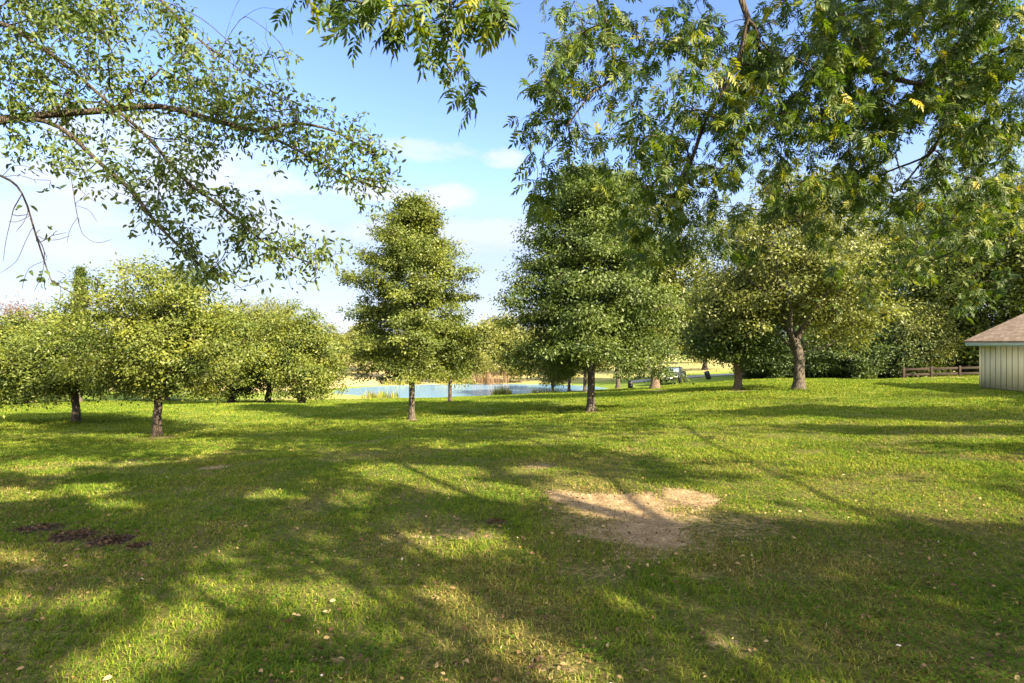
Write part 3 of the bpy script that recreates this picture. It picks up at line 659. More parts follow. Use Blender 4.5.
for px, d, rz, sc, lab in [(965, 40, 0, 1.0, 'tall dense tree behind the left corner of the shed'), (1040, 37, 1.3, 1.05, 'tall tree behind the shed roof at the right edge'), (885, 46, 2.4, 1.05, 'tall tree rising behind the hedge left of the sunlit shrub'),
                           (820, 50, 3.9, 1.0, 'tall tree behind the forked grey tree'), (760, 54, 5.0, .95, 'tall tree behind the dark compact tree'), (705, 70, 2.0, .9, 'tall tree at the far end of the hedge by the lane')]:
    p = on_ground(px, d)
    if bigt is None:
        bigt = round_tree('tall_tree', lab, p, [(0, 0, 7.6, 4.6, 4.2, 3.9), (1.4, 0, 10.6, 3.2, 3.0, 2.7), (-2.2, 0, 6.2, 3.2, 3.0, 2.8), (2.6, -.5, 6.0, 3.0, 3.0, 2.8), (-1.0, 0, 11.0, 2.5, 2.5, 2.2), (0, -.5, 3.4, 3.6, 3.2, 2.6)], 3.0, .3, 113, 'leaf_oak', 'bark_dark', n=640, per=60, leaf=.21, sig=.42, limbs=7, group='tall trees behind the hedge')
    else: dup(bigt, p, rz, lab, sc)

# ------------------------------------------------------------------ unseen shade trees, crowns shaped for the dapple, and the two trees overhanging the camera
LIT = [  # sun patches on the near lawn, in ground terms; centre, half sizes, slant given where they lie in view
 (150,458,75,8,-.10),(215,446,60,6,0),(40,470,40,7,0),(95,492,34,7,0),(115,505,26,6,0),(265,496,24,5,0),(15,497,30,8,0),
 (395,476,44,9,.1),(470,489,80,9,.12),(345,500,20,8,0),(440,472,40,5,0),(540,470,40,5,0),
 (226,557,13,13,0),(212,598,31,25,-.3),(158,641,58,26,-.55),(110,675,48,17,-.3),(325,600,38,14,0),(295,590,22,8,0),(452,606,29,18,.4),(510,640,40,10,.5),(570,668,50,16,.5),(90,655,26,9,-.3),(700,640,30,7,.2),(640,600,26,5,.1),
 (435,545,38,10,.1),(482,541,34,12,0),(8,600,20,12,0),(85,600,36,8,-.2),(16,560,24,9,0),(380,640,16,7,.2),
 (640,498,98,15,.14),(692,507,34,18,.2),(600,486,50,9,.1),(590,513,34,4,.22),
 (790,492,110,13,.02),(900,498,130,13,.06),(980,515,80,9,.05),(830,515,60,7,.06),(750,510,40,9,.1),(760,470,60,6,0),(870,466,90,6,0),(990,470,60,6,0),(700,455,50,5,0),(640,450,40,5,0),(560,440,40,4,0),
 (800,440,130,5,0),(950,440,90,4,0),(650,428,60,4,0),(760,422,110,4,0),(920,424,90,3,0),(1000,424,60,3,0),(500,430,70,4,0),(430,445,50,5,0),(340,447,70,6,0),(700,408,90,4,-.05),(880,404,90,3,0),(980,400,40,2,0)]
def lit_mask(P3):
    """True where a point's shadow would fall on one of the sun patches"""
    t = (P3[:, 2]+.3)/SDIR[2]
    for _ in range(3):
        g = P3-t[:, None]*SDIR; t = t+(g[:, 2]-tz(g[:, 0], g[:, 1], False))/SDIR[2]
    g = P3-t[:, None]*SDIR; px, py = project(g); ok = g[:, 1] > 1.5
    am = sstep(g[:, 1], 6, 12); wob = (.7+.9*am)*(fbm(g[:, 0]*1.1, g[:, 1]*1.1, 51)-.5)+(.45+.3*am)*(fbm(g[:, 0]*4, g[:, 1]*4, 57)-.5)
    hit = np.zeros(len(P3), bool)
    for cx, cy, rx, ry, sl in LIT:
        ex = .05*F/np.maximum(g[:, 1], 1.5); ey = .05*(np.maximum(py, 345)-342)/np.maximum(g[:, 1], 1.5)
        dx = (px-cx)/(rx+ex); dy = (py-cy-sl*(px-cx))/(ry+ey)
        hit |= (np.hypot(dx, dy)+wob) < 1.0
    return hit & ok
def in_view(P3, marg=.35):
    return (P3[:, 1] > .3) & (np.abs(P3[:, 0]) < .90*P3[:, 1]+marg) & (P3[:, 2] < EYE+.601*P3[:, 1]+marg)
def shade_tree(name, label, loc, lumps, fork, r_base, seed, mat, n, per, leaf, sig):  # tree out of view, placed and shaped to cast the lawn's shade
    rs = np.random.default_rng(seed); loc = np.array(loc); root = thing(name, label, 'tree', loc)
    vol = np.array([l[3]*l[4]*l[5] for l in lumps]); cl = np.vstack([ellip_pts(max(8, int(n*v/vol.sum())), l[:3], l[3:], rs, .2, .3, seed+i) for i, (l, v) in enumerate(zip(lumps, vol))])
    cl = cl[~in_view(cl+loc, .6)]; cl = cl[~(lit_mask(cl+loc) & (rs.random(len(cl)) < .9))]
    top = np.array([0, 0, fork]); seeds = [np.array([[0, 0, -.1], [.05, 0, fork*.5], top])]
    for k in range(6):
        a = k*1.05+rs.random()*.4; seeds.append(np.array([top, top+[math.cos(a)*1.0, math.sin(a)*1.0, 1.3], top+[math.cos(a)*2.3, math.sin(a)*2.3, 2.7]]))
    P, par, kids, cnt, ln = skeleton(seeds, cl, .1, .05, .06, rs)
    tubes(P, par, kids, cnt, r_base, .012, 1.4, mat=M['bark'], parent=root, rmin=.02)
    pn = rs.poisson(per*2.2, len(cl)); ci = np.repeat(np.arange(len(cl)), pn)
    pos = cl[ci]+rs.normal(size=(len(ci), 3))*sig*np.array([1, 1, .7])
    pos = pos[~lit_mask(pos+loc)]; pos = pos[~in_view(pos+loc, .25)]; k = len(pos)  # leaves above the sun patches left out
    V, Fs, kk = leaf_quads(pos, rand_dir(k, rs, -.2), rand_dir(k, rs, .5), leaf*.6*(.7+.6*rs.random(k)), .6)
    mesh_np('crown', V, Fs, M[mat], root, var=np.repeat(rs.random(k)*.8, kk)); return root
def gl(x, y): return (x, y, tz1(x, y))
shade_tree('shade_tree', 'big unseen leafy tree behind and right of the viewer, crown shaped to shade the near lawn', gl(15.5, -7), [(0, 0, 7.0, 6, 5.5, 3.6), (-2, 2, 9.3, 4, 4, 2.4), (3, -1, 8.5, 4, 4, 3)], 3, .3, 201, 'leaf_oak', 620, 34, .32, .55)
shade_tree('shade_tree', 'unseen leafy tree out to the right of the viewer, before the shed, placed to shade the lawn', gl(21, 1.5), [(0, 0, 6.4, 5, 5, 3.2), (-1, 1, 8.6, 3.4, 3.4, 2.0)], 3, .27, 203, 'leaf_oak', 430, 34, .32, .55)
shade_tree('shade_tree', 'unseen leafy tree at the near end of the shed, placed to shade the lawn', gl(19, 9), [(0, 0, 6.0, 4.2, 4.2, 3.0), (0, 0, 8.2, 2.8, 2.8, 2.0)], 2.8, .25, 207, 'leaf_oak', 330, 34, .32, .55)
shade_tree('shade_tree', 'unseen leafy tree on the far side of the shed, placed to shade the lawn', gl(28, 11), [(0, 0, 5.4, 4.4, 4.4, 2.8)], 2.8, .25, 211, 'leaf_oak', 330, 34, .32, .55)

# pinnate leaf: leaflets along a drooping stalk
def pinnate(n_pair, rs):
    V, Q = [], []
    def add(b, dr, L, w_):
        dr = dr/np.linalg.norm(dr); up = np.array([0, 0, 1.]); s = np.cross(up, dr); s /= np.linalg.norm(s); o = len(V)
        V.extend([b, b+dr*L*.33+s*w_*.5+up*w_*.13, b+dr*L*.72+s*w_*.36+up*w_*.02-up*.06*L, b+dr*L-up*.22*L, b+dr*L*.72-s*w_*.36-up*.06*L+up*w_*.02, b+dr*L*.33-s*w_*.5+up*w_*.13, b+dr*L*.5-up*.03*L])
        Q.extend([(o, o+6, o+2, o+1), (o, o+5, o+4, o+6), (o+6, o+3, o+2, o+2), (o+6, o+4, o+3, o+3)])
    def spine(t): return np.array([t*(1-.12*t), 0, -.20*t*t])
    for k in range(n_pair):
        t = .24+.70*k/(n_pair-.5); L = (.30+.10*math.sin(math.pi*(k+.7)/n_pair))*(.85+.3*rs.random())
        for sg in (1, -1):
            a = R(62-22*k/n_pair+rs.normal(0, 8)); add(spine(t+.02*sg), np.array([math.cos(a), sg*math.sin(a), -.12+rs.normal(0, .12)]), L, L*.32)
    add(spine(1.0), np.array([1, rs.normal(0, .1), -.5]), .36, .115)
    tr = [q[:3] for q in Q if q[3] == q[2]]; qd = [q for q in Q if q[3] != q[2]]
    o = len(V); w_ = .008
    for t in (0, .35, .7, 1.0): V.extend([spine(t)+[0, w_, 0], spine(t)-[0, w_, 0]])
    for i in range(3): qd.append((o+2*i, o+2*i+1, o+2*i+3, o+2*i+2))
    return np.array(V), np.array(qd), np.array(tr)
def place_pinnate(pos, ax, nr, sc, rs, tpl):
    Vs, Qs, Ts, vs = [], [], [], []; off = 0; which = rs.integers(0, len(tpl), len(pos))
    for k, (tv, tq, tt) in enumerate(tpl):
        i = np.where(which == k)[0]
        if not len(i): continue
        a, s, u = frames(ax[i], nr[i]); Rm = np.stack([a, s, u], 1)   # rows
        vv = np.einsum('vj,njk->nvk', tv, Rm)*sc[i][:, None, None]+pos[i][:, None]
        m_ = len(tv); o = off+(np.arange(len(i))*m_)[:, None, None]
        Vs.append(vv.reshape(-1, 3)); Qs.append((tq[None]+o).reshape(-1, 4)); Ts.append((tt[None]+o).reshape(-1, 3))
        lv = np.clip(rs.random(len(i))**1.8*.78+.02, 0, 1)[:, None]+rs.normal(0, .06, (len(i), m_)); lv[rs.random(len(i)) < .012] += .5
        vs.append(lv.ravel()); off += len(i)*m_
    return np.vstack(Vs), [np.vstack(Qs), np.vstack(Ts)], np.clip(np.concatenate(vs), 0, 1)
rs = np.random.default_rng(301)
TPL = [pinnate(k, rs) for k in (4, 5, 5, 6)]
PB = np.array([6.6, -3.2, tz1(6.6, -3.2)])
pecan = thing('pinnate_tree', 'big tree with feather shaped leaves hanging over the top and right', 'tree', PB)
regions = [  # cx, cy, rx, ry (where the spray hangs), near, far distance, sprays
 (318,-12,34,10,4.7,5.2,5),(372,-4,34,14,4.7,5.3,7),(430,2,40,20,4.7,5.4,10),(480,2,26,22,4.8,5.4,6),(462,62,10,26,4.9,5.2,2),(440,40,20,16,4.9,5.2,2),(396,30,12,12,4.8,5.2,1),
 (556,60,26,55,6,7.2,20),(543,150,16,62,6,7,13),(600,40,50,40,6,7.6,22),(640,95,55,65,6.2,7.8,30),(585,130,40,50,6.2,7.4,12),(680,30,40,34,6.4,7.8,15),
 (735,90,55,70,6.2,8.2,52),(690,165,50,60,6.4,8.2,46),(655,225,36,52,6.6,8.4,24),(640,180,22,40,6.5,7.5,10),
 (810,60,75,70,6.4,9,120),(900,50,90,70,7,10,150),(985,60,60,80,7,10,130),(820,150,80,60,7,10,82),(900,150,80,60,7.5,11,110),(985,170,60,80,8,12,100),
 (760,205,60,50,7.5,10,18),(880,230,80,55,9,13,50),(960,260,60,50,9,13,36),(860,290,40,30,10,13,8),(720,235,30,30,8,10,8),(1085,60,50,90,8,11,45),(1090,200,50,80,8.5,12,35),(870,-75,150,35,8,11,55),(640,-70,100,30,6.5,8,26)]
sp = []
for cx, cy, rx, ry, d0, d1, k in regions:
    a = rs.random(k)*2*np.pi; q = np.sqrt(rs.random(k)); d = d0+(d1-d0)*rs.random(k)
    for i in range(k): sp.append(at(cx+rx*q[i]*math.cos(a[i]), cy+ry*q[i]*math.sin(a[i])*1.0, d[i]))
sp = np.array(sp)
w3 = lambda *p: [np.array(v, float) for v in p]
seedsP = [np.array([[PB[0], PB[1], PB[2]-.1], [PB[0], PB[1]+.05, 1.6], [6.4, -2.9, 3.4]])]
fk = np.array([6.4, -2.9, 3.4])
seedsP += [np.array(w3(fk, (4.6, -1.2, 5.0), (3.0, 1.2, 6.0), (1.9, 3.6, 6.2), at(604, -30, 6.4), at(610, 30, 6.5), at(613, 75, 6.6), at(590, 95, 6.6), at(568, 125, 6.5))),
           np.array(w3(fk, (5.4, -.8, 5.2), (4.4, 2.2, 6.4), at(760, -60, 6.4), at(748, 20, 6.8), at(735, 70, 6.9), at(708, 115, 7.0), at(690, 165, 7.1), at(668, 210, 7.3))),
           np.array(w3(fk, (6.6, -.3, 5.4), (5.6, 3.4, 6.6), at(828, -30, 7.4), at(838, 8, 7.5), at(866, 58, 7.5), at(898, 80, 7.6), at(938, 88, 7.7), at(947, 108, 7.8), at(934, 150, 8.0))),
           np.array(w3(fk, (8.0, -.6, 5.2), (9.0, 3.0, 6.4), at(1060, 10, 8.4), at(1018, 44, 8.8), at(985, 62, 9.2), at(960, 110, 9.6), at(900, 190, 10.5))),
           np.array(w3(fk, (3.6, -1.4, 4.6), (1.2, .6, 5.0), (-.2, 2.8, 5.0), at(470, -35, 5.0), at(448, -8, 5.05), at(420, 4, 5.0), at(385, 6, 5.0), at(330, -2, 4.9))),
           np.array(w3(fk, (9.2, -.4, 4.6), (10.4, 4, 5.2), at(1075, 215, 10), at(1012, 234, 10.4), at(975, 243, 10.8), at(930, 262, 11.4)))]
lumpsP = [(5.5, -1.0, 8.2, 6.5, 5.0, 3.6), (1.8, -1.6, 8.0, 4.6, 4.2, 3.0), (5.5, -5.2, 7.6, 5.5, 4.2, 3.4), (9.5, 0, 7.6, 4.5, 4.5, 3.0), (4.2, 2.6, 9.0, 3.2, 3.2, 2.2), (7, 4.5, 9.4, 4.2, 3.6, 2.2)]
oc = np.vstack([ellip_pts(k, l[:3], l[3:], rs, .2, .3, 400+i) for i, (l, k) in enumerate(zip(lumpsP, (260, 150, 200, 150, 110, 110)))])
oc = oc[~in_view(oc, .7)]; oc = oc[~(lit_mask(oc) & (rs.random(len(oc)) < .9))]  # out-of-view crown, thinned so its shade leaves the sun patches open
P, par, kids, cnt, ln = skeleton(seedsP, np.vstack([sp, oc]), .07, .03, .07, rs)
P = P-PB
tubes(P, par, kids, cnt, .30, .0040, 1.4, pw=2.2, sub=3, mat=M['bark_dark'], parent=pecan, rmin=.0046, wob=.04)
k = np.interp(sp[:, 1], [5, 6, 8], [5, 7, 9]); ci = np.repeat(np.arange(len(sp)), rs.poisson(k)); n_ = len(ci)
pos = sp[ci]+rs.normal(size=(n_, 3))*np.array([.07, .07, .07]); az_ = rs.random(n_)*2*np.pi
ax_ = np.c_[np.cos(az_), np.sin(az_), rs.normal(-.75, .45, n_)]
keepm = ~(lit_mask(pos) & (rs.random(n_) < .0)); pos, ax_ = pos[keepm], ax_[keepm]; n_ = len(pos)
V1, F1, va1 = place_pinnate(pos, ax_, rand_dir(n_, rs, 1.0), np.interp(pos[:, 1], [5, 6, 7.5, 11], [.27, .22, .185, .19])*(.75+.5*rs.random(n_)), rs, TPL)
ci = np.repeat(np.arange(len(oc)), rs.poisson(68, len(oc))); po = oc[ci]+rs.normal(size=(len(ci), 3))*np.array([.5, .5, .38])
po = po[~lit_mask(po)]; po = po[~in_view(po, .3)]; k = len(po)
V2, F2, kk = leaf_quads(po, rand_dir(k, rs, -.3), rand_dir(k, rs, .5), .18*(.7+.6*rs.random(k)), .55)
Vc = np.vstack([V1, V2])-PB; o_ = len(V1)
mesh_np('crown', Vc, [F1[0], F1[1]]+[f+o_ for f in F2], M['leaf_pecan'], pecan, var=np.r_[va1, np.repeat(rs.random(k)*.7, kk)])

# left tree: limbs reaching in from the left edge
rs = np.random.default_rng(333)
LB = np.array([-11.2, 7.6, tz1(-11.2, 7.6)])
oakl = thing('overhanging_tree', 'tree whose leafy limbs and dead branch reach in over the top left', 'tree', LB)
A8 = lambda *pts: [at(*p) for p in pts]
fl = np.array([-11.0, 7.7, 3.4])
seedsL = [np.array([[LB[0], LB[1], LB[2]-.1], [-11.15, 7.6, 1.5], fl]),
  np.array([fl]+A8((-60,140,8.3),(0,121,8.4),(50,115,8.5),(105,111,8.5),(160,107,8.5),(215,121,8.4),(258,131,8.4),(300,152,8.3),(345,176,8.2),(385,190,8.2))),
  np.array([fl, np.array([-9.6, 7.4, 6.2])]+A8((-20,18,8.0),(40,48,8.2),(75,74,8.3),(105,100,8.4),(150,140,8.4),(182,178,8.3),(225,210,8.2),(265,243,8.2),(312,264,8.1))),
  np.array(A8((20,118,8.4),(60,128,8.2),(98,162,8.1),(130,190,8.0),(160,228,7.9),(200,266,7.9),(240,288,7.9))),
  np.array([np.array([-9.6, 7.4, 6.2]), np.array([-8.2, 8, 7.0])]+A8((110,-30,8.6),(160,0,8.6),(185,28,8.5),(205,45,8.5),(240,70,8.5),(285,100,8.4))),
  np.array(A8((160,0,8.6),(200,18,8.6),(232,45,8.5))),
  np.array([np.array([-8.2, 8, 7.0])]+A8((60,-40,9.0),(110,10,9.0),(125,35,8.9))),
  np.array(A8((258,131,8.4),(295,124,8.4),(335,132,8.4),(372,155,8.3))),
  np.array([fl, np.array([-9.3, 7.2, 4.2])]+A8((-60,158,6.9),(0,176,6.8),(22,194,6.8),(36,236,6.7),(50,278,6.7),(56,284,6.7),(72,294,6.6),(90,303,6.6),(112,306,6.6))),
  np.array(A8((2,177,6.8),(20,176,6.8),(34,180,6.8),(50,181,6.7))), np.array(A8((22,194,6.8),(12,215,6.7),(6,240,6.7),(3,262,6.6))), np.array(A8((33,228,6.7),(24,245,6.7),(16,262,6.7),(0,274,6.7))),
  np.array(A8((44,252,6.7),(42,275,6.6),(34,292,6.6))), np.array(A8((56,284,6.7),(66,276,6.7),(56,271,6.7))), np.array(A8((74,296,6.6),(76,308,6.6),(69,318,6.6))), np.array(A8((38,243,6.7),(52,236,6.7),(66,233,6.7))),
  np.array(A8((56,284,6.7),(70,282,6.6),(80,286,6.6),(92,296,6.6))), np.array(A8((46,260,6.7),(30,268,6.6),(24,280,6.6),(22,290,6.6))), np.array(A8((30,215,6.75),(18,222,6.7),(8,222,6.7))), np.array(A8((22,194,6.8),(28,208,6.7),(24,222,6.6),(16,232,6.6))), np.array(A8((36,236,6.7),(46,240,6.6),(58,240,6.6),(70,236,6.6))), np.array(A8((60,287,6.7),(60,300,6.6),(54,310,6.6),(46,316,6.6))), np.array(A8((2,177,6.8),(14,166,6.9),(30,168,6.9),(48,176,6.8))),
  np.array(A8((215,60,8.5),(240,20,8.5),(262,8,8.5),(292,14,8.5))), np.array(A8((240,20,8.5),(255,22,8.5),(275,38,8.5),(283,46,8.4))), np.array(A8((225,40,8.5),(235,8,8.5),(245,-8,8.5))),
  np.array(A8((66,100,8.6),(66,140,8.5),(72,185,8.4),(79,225,8.3),(86,238,8.3),(98,243,8.2),(112,240,8.2))), np.array(A8((72,185,8.4),(85,195,8.4),(96,203,8.4))), np.array(A8((78,218,8.3),(70,230,8.3),(67,243,8.3))), np.array(A8((75,205,8.4),(88,210,8.3),(97,222,8.3)))]
def along(pts, k, sx, sy, sd):
    pts = np.array(pts, float); t = rs.random(k)*(len(pts)-1); out = []
    for tt in t:
        p = [np.interp(tt, np.arange(len(pts)), pts[:, j]) for j in range(3)]
        out.append(at(p[0]+rs.normal(0, sx), p[1]+rs.normal(0, sy), p[2]+rs.normal(0, sd)))
    return out
cl = along([(120,112,8.5),(215,118,8.4),(258,128,8.4),(300,150,8.3),(345,172,8.2),(388,188,8.2)], 62, 13, 9, .25)
cl += along([(280,122,8.4),(330,128,8.4),(385,148,8.3)], 22, 8, 9, .2)
cl += along([(150,140,8.4),(182,178,8.3),(225,212,8.2),(265,245,8.2),(325,266,8.1)], 62, 13, 9, .25)
cl += along([(60,130,8.2),(100,165,8.1),(140,205,8.0),(175,245,7.9),(240,288,7.9)], 34, 12, 9, .2)
cl += along([(130,160,8.1),(175,225,8.0),(220,262,7.9)], 22, 14, 10, .2)
cl += along([(230,75,8.5),(270,100,8.4),(300,115,8.4)], 34, 20, 20, .35)
for cx, cy, rx, ry, k in [(45,40,60,50,62),(135,45,60,50,55),(205,80,40,40,34),(25,100,40,40,32),(105,105,55,30,28),(20,10,60,30,28),(90,5,60,20,22),(55,150,45,25,10),(215,130,40,20,12),(190,160,35,20,9)]:
    a = rs.random(k)*6.283; q = np.sqrt(rs.random(k))
    cl += [at(cx+rx*q[i]*math.cos(a[i]), cy+ry*q[i]*math.sin(a[i]), 7.6+2.4*rs.random()) for i in range(k)]
few = [at(50,190,6.8), at(58,231,6.7), at(38,275,6.6), at(48,281,6.7), at(15,205,6.7)]
cl = np.array(cl)
oc = np.vstack([ellip_pts(120, (-11, 6.5, 8.6), (4.2, 4.2, 3.0), rs, .2, .3, 500), ellip_pts(60, (-14, 9, 7), (3, 3, 2.5), rs, .2, .3, 501), ellip_pts(50, (-8, 5.5, 8.4), (3, 3, 1.8), rs, .2, .3, 502)]); oc = oc[~in_view(oc, .7)]
cc = np.vstack([np.repeat(cl, 3, axis=0)+rs.normal(size=(3*len(cl), 3))*.11, np.array(few)])
P, par, kids, cnt, ln = skeleton(seedsL, np.vstack([cc, oc]), .07, .03, .08, rs)
tubes(P-LB, par, kids, cnt,   .26, .0032, 1.4, pw=2.1, sub=3, mat=M['bark_dark'], parent=oakl, wob=.04)
# bare hair-thin twigs near the dead branch are part of the skeleton; leaves in rosettes
extra = None
ci = np.repeat(np.arange(len(oc)), rs.poisson(40, len(oc))); po = oc[ci]+rs.normal(size=(len(ci), 3))*.4; po = po[~in_view(po, .3)]; k = len(po)
V2, F2, kk = leaf_quads(po-LB, rand_dir(k, rs, -.3), rand_dir(k, rs, .5), .22*(.7+.6*rs.random(k)), .55)
crown_mesh(cc-LB, 9, .075, .086, M['leaf_limb'], oakl, rs, flat=.8, droop=-.25, upn=.6, coh=.3, asp=.42, fold=.08, vspread=.40, extra=(V2, F2, np.repeat(rs.random(k)*.6, kk)))

# ------------------------------------------------------------------ shed
W0 = np.array([21.39, 26.0]); wd = unit(np.array([21.06-21.39, 23.4-26.0]))        # wall line, far corner towards the viewer
zb = tz1(21.4, 25)-.05
shed = thing('shed', 'cream panelled garden shed with brown shingle roof at the right edge', 'shed', (W0[0], W0[1], zb), math.atan2(wd[1], wd[0]))
# local: +x along the wall towards the viewer, +y away from the lawn (to the right), z up
Lx, Wy, top = 6.2, 5.0, EYE-zb-.10
mb = MB(); mb.box((0, 0, .10), (Lx, .10, top)); mb.box((0, Wy-.10, .10), (Lx, Wy, top)); mb.box((0, .10, .10), (.10, Wy-.10, top)); mb.box((Lx-.10, .10, .10), (Lx, Wy-.10, top))
mb.build('wall', M['siding'], shed)
for k in range(1, 19):
    x = k*.33
    if x < Lx-.1: m2 = MB(); m2.box((x-.014, -.012, .10), (x+.014, -.002, top-.002)); m2.build('panel_joint', M['batten_gap'], shed)
m2 = MB(); m2.box((-.022, -.022, .10), (.09, .0-.002, top)); m2.box((-.022, -.002, .10), (-.002, .09, top)); m2.build('corner_trim', M['siding'], shed)
m2 = MB(); m2.box((.02, .02, -.25), (Lx-.02, Wy-.02, .10)); m2.build('foundation', M['foundation'], shed)
ov, sl = .38, .5; e0 = top+.09
m2 = MB(); m2.box((-.36, -ov-.02, e0-.17), (Lx+.36, -ov, e0)); m2.build('fascia', M['trim_paint'], shed)
m2 = MB(); m2.box((-.36, Wy+ov, e0-.17), (Lx+.36, Wy+ov+.02, e0)); m2.build('fascia', M['trim_paint'], shed)
m2 = MB(); m2.box((-.36, -ov, e0-.19), (Lx+.36, -.025, e0-.172)); m2.build('soffit', M['trim_paint'], shed)
hw = Wy/2+ov; rz_ = e0+hw*sl
me = bpy.data.meshes.new('roof'); x0, x1 = -.40, Lx+.40; t_ = .07
V = []
for x in (x0, x1): V += [(x, -ov-.06, e0-.03), (x, Wy/2, rz_), (x, Wy+ov+.06, e0-.03), (x, -ov-.06, e0-.03+t_), (x, Wy/2, rz_+t_), (x, Wy+ov+.06, e0-.03+t_)]
Fs = [(3, 9, 10, 4), (4, 10, 11, 5), (0, 1, 7, 6), (1, 2, 8, 7), (0, 6, 9, 3), (2, 5, 11, 8), (0, 3, 4, 1), (1, 4, 5, 2), (6, 7, 10, 9), (7, 8, 11, 10)]
me.from_pydata(V, [], Fs); me.materials.append(M['shingles']); uv = me.uv_layers.new(name='UVMap')
for l in me.loops:
    v = me.vertices[l.vertex_index].co; uv.data[l.index].uv = (v.x, abs(v.y-Wy/2)*1.118)
ro = bpy.data.objects.new('roof', me); C.collection.objects.link(ro); ro.parent = shed
for x, nm in ((.0, 'gable'), (Lx-.10, 'gable')):
    m2 = MB(); b_ = [(x, .0, top), (x+.10, .0, top), (x+.10, Wy, top), (x, Wy, top), (x, Wy/2-.05, rz_-.06), (x+.10, Wy/2-.05, rz_-.06), (x+.10, Wy/2+.05, rz_-.06), (x, Wy/2+.05, rz_-.06)]
    m2.hexa(b_); m2.build(nm, M['siding'], shed)

# ------------------------------------------------------------------ rail fence by the shed
a_, b_ = np.array([25.2, 36.6]), np.array([31.0, 34.8]); fz = thing('rail_fence', 'low brown wooden rail fence under the hedge beside the shed', 'fence', (a_[0], a_[1], tz1(*a_)), math.atan2(b_[1]-a_[1], b_[0]-a_[0]))
Lf = np.linalg.norm(b_-a_); zend = tz1(*b_)-tz1(*a_)
for k in range(5):
    x = Lf*k/4; m2 = MB(); zz = zend*k/4; m2.box((x-.06, -.06, zz-.2), (x+.06, .06, zz+.72)); m2.build('post', M['fence_wood'], fz, bevel=.01)
for h in (.16, .50):
    for k in range(4):
        x0, x1 = Lf*k/4+.063, Lf*(k+1)/4-.063; z0, z1 = zend*k/4+h, zend*(k+1)/4+h
        m2 = MB(); m2.hexa([(x0, -.03, z0), (x1, -.03, z1), (x1, .03, z1), (x0, .03, z0), (x0, -.03, z0+.14), (x1, -.03, z1+.14), (x1, .03, z1+.14), (x0, .03, z0+.14)]); m2.build('rail', M['fence_wood'], fz, bevel=.008)

# ------------------------------------------------------------------ parked car
cpos = on_ground(673, 50)
car = thing('parked_car', 'dark car with pale reflecting windshield parked behind the flared trunk', 'car', cpos, R(66))
prof = [(-2.05, .42), (-2.1, .75), (-1.95, .95), (-1.35, 1.02), (-.75, 1.42), (.55, 1.47), (1.45, 1.10), (2.02, 1.02), (2.1, .7), (2.02, .38)]
def extr(prof, y0, y1, mat, name, parent, inset=0.0, bev=.05):
    nP = len(prof); V = [(x, y0+(inset if z > 1.05 else 0), z) for x, z in prof]+[(x, y1-(inset if z > 1.05 else 0), z) for x, z in prof]
    me = bpy.data.meshes.new(name); fs = [tuple(range(nP)), tuple(reversed(range(nP, 2*nP)))]+[(i, i+nP, (i+1) % nP+nP, (i+1) % nP) for i in range(nP)]
    me.from_pydata(V, [], fs); me.materials.append(mat); o = bpy.data.objects.new(name, me); C.collection.objects.link(o); o.parent = parent
    m = o.modifiers.new('bevel', 'BEVEL'); m.width = bev; m.segments = 3; m.limit_method = 'ANGLE'; return o
extr(prof, -.86, .86, M['car_paint'], 'body', car, .14)
def quadpart(name, pts, mat, th=.012):
    p = np.array(pts, float); nrm = unit(np.cross(p[1]-p[0], p[2]-p[0])); m2 = MB(); m2.hexa(list(p)+list(p+nrm*th)); return m2.build(name, mat, car)
quadpart('windshield', [(-1.27, -.66, 1.085), (-.80, -.62, 1.40), (-.80, .62, 1.40), (-1.27, .66, 1.085)], M['glass'], .03)
quadpart('rear_window', [(.66, -.60, 1.44), (1.36, -.64, 1.155), (1.36, .64, 1.155), (.66, .60, 1.44)], M['glass'], .03)
for sy in (-1, 1):
    y = .735*sy
    for nm, xa, xb, ta, tb in (('side_window', -1.05, -.1, -.62, -.1), ('side_window', -.02, 1.15, -.02, .62)):
        pts = [(xa, y, 1.10), (xb, y, 1.10), (tb, y, 1.39), (ta, y, 1.39)]
        quadpart(nm, pts if sy < 0 else pts[::-1], M['dark_glass'], .02)
    for x in (-1.30, 1.32):
        Mx = np.eye(4); Mx[:3, :3] = np.array([[1, 0, 0], [0, 0, 1], [0, 1, 0]]); Mx[:3, 3] = (x, .80*sy, .33)
        m2 = MB(); m2.lathe([(.20, -.10), (.32, -.09), (.33, 0), (.32, .09), (.20, .10)], 20, Mx); wh = m2.build('wheel', M['rubber'], car, True)
        m2 = MB(); m2.lathe([(.001, -.08), (.20, -.095), (.205, 0), (.20, .095), (.001, .08)], 16, Mx); m2.build('rim', M['rim_metal'], wh, True)
    m2 = MB(); m2.box((-2.10, .52*sy-.17, .70), (-2.02, .52*sy+.17, .84)); m2.build('headlight', M['lamp_glass'], car, bevel=.02)
    m2 = MB(); m2.box((-.95, .80*sy-.09+.12*sy, 1.02), (-.83, .80*sy+.09+.12*sy, 1.14)); m2.build('mirror', M['car_paint'], car, bevel=.02)
m2 = MB(); m2.box((-2.12, -.62, .42), (-2.05, .62, .56)); m2.build('bumper', M['bin_plastic'], car, bevel=.02)
m2 = MB(); m2.box((-2.135, -.26, .57), (-2.09, .26, .68)); m2.build('license_plate', M['plate'], car)

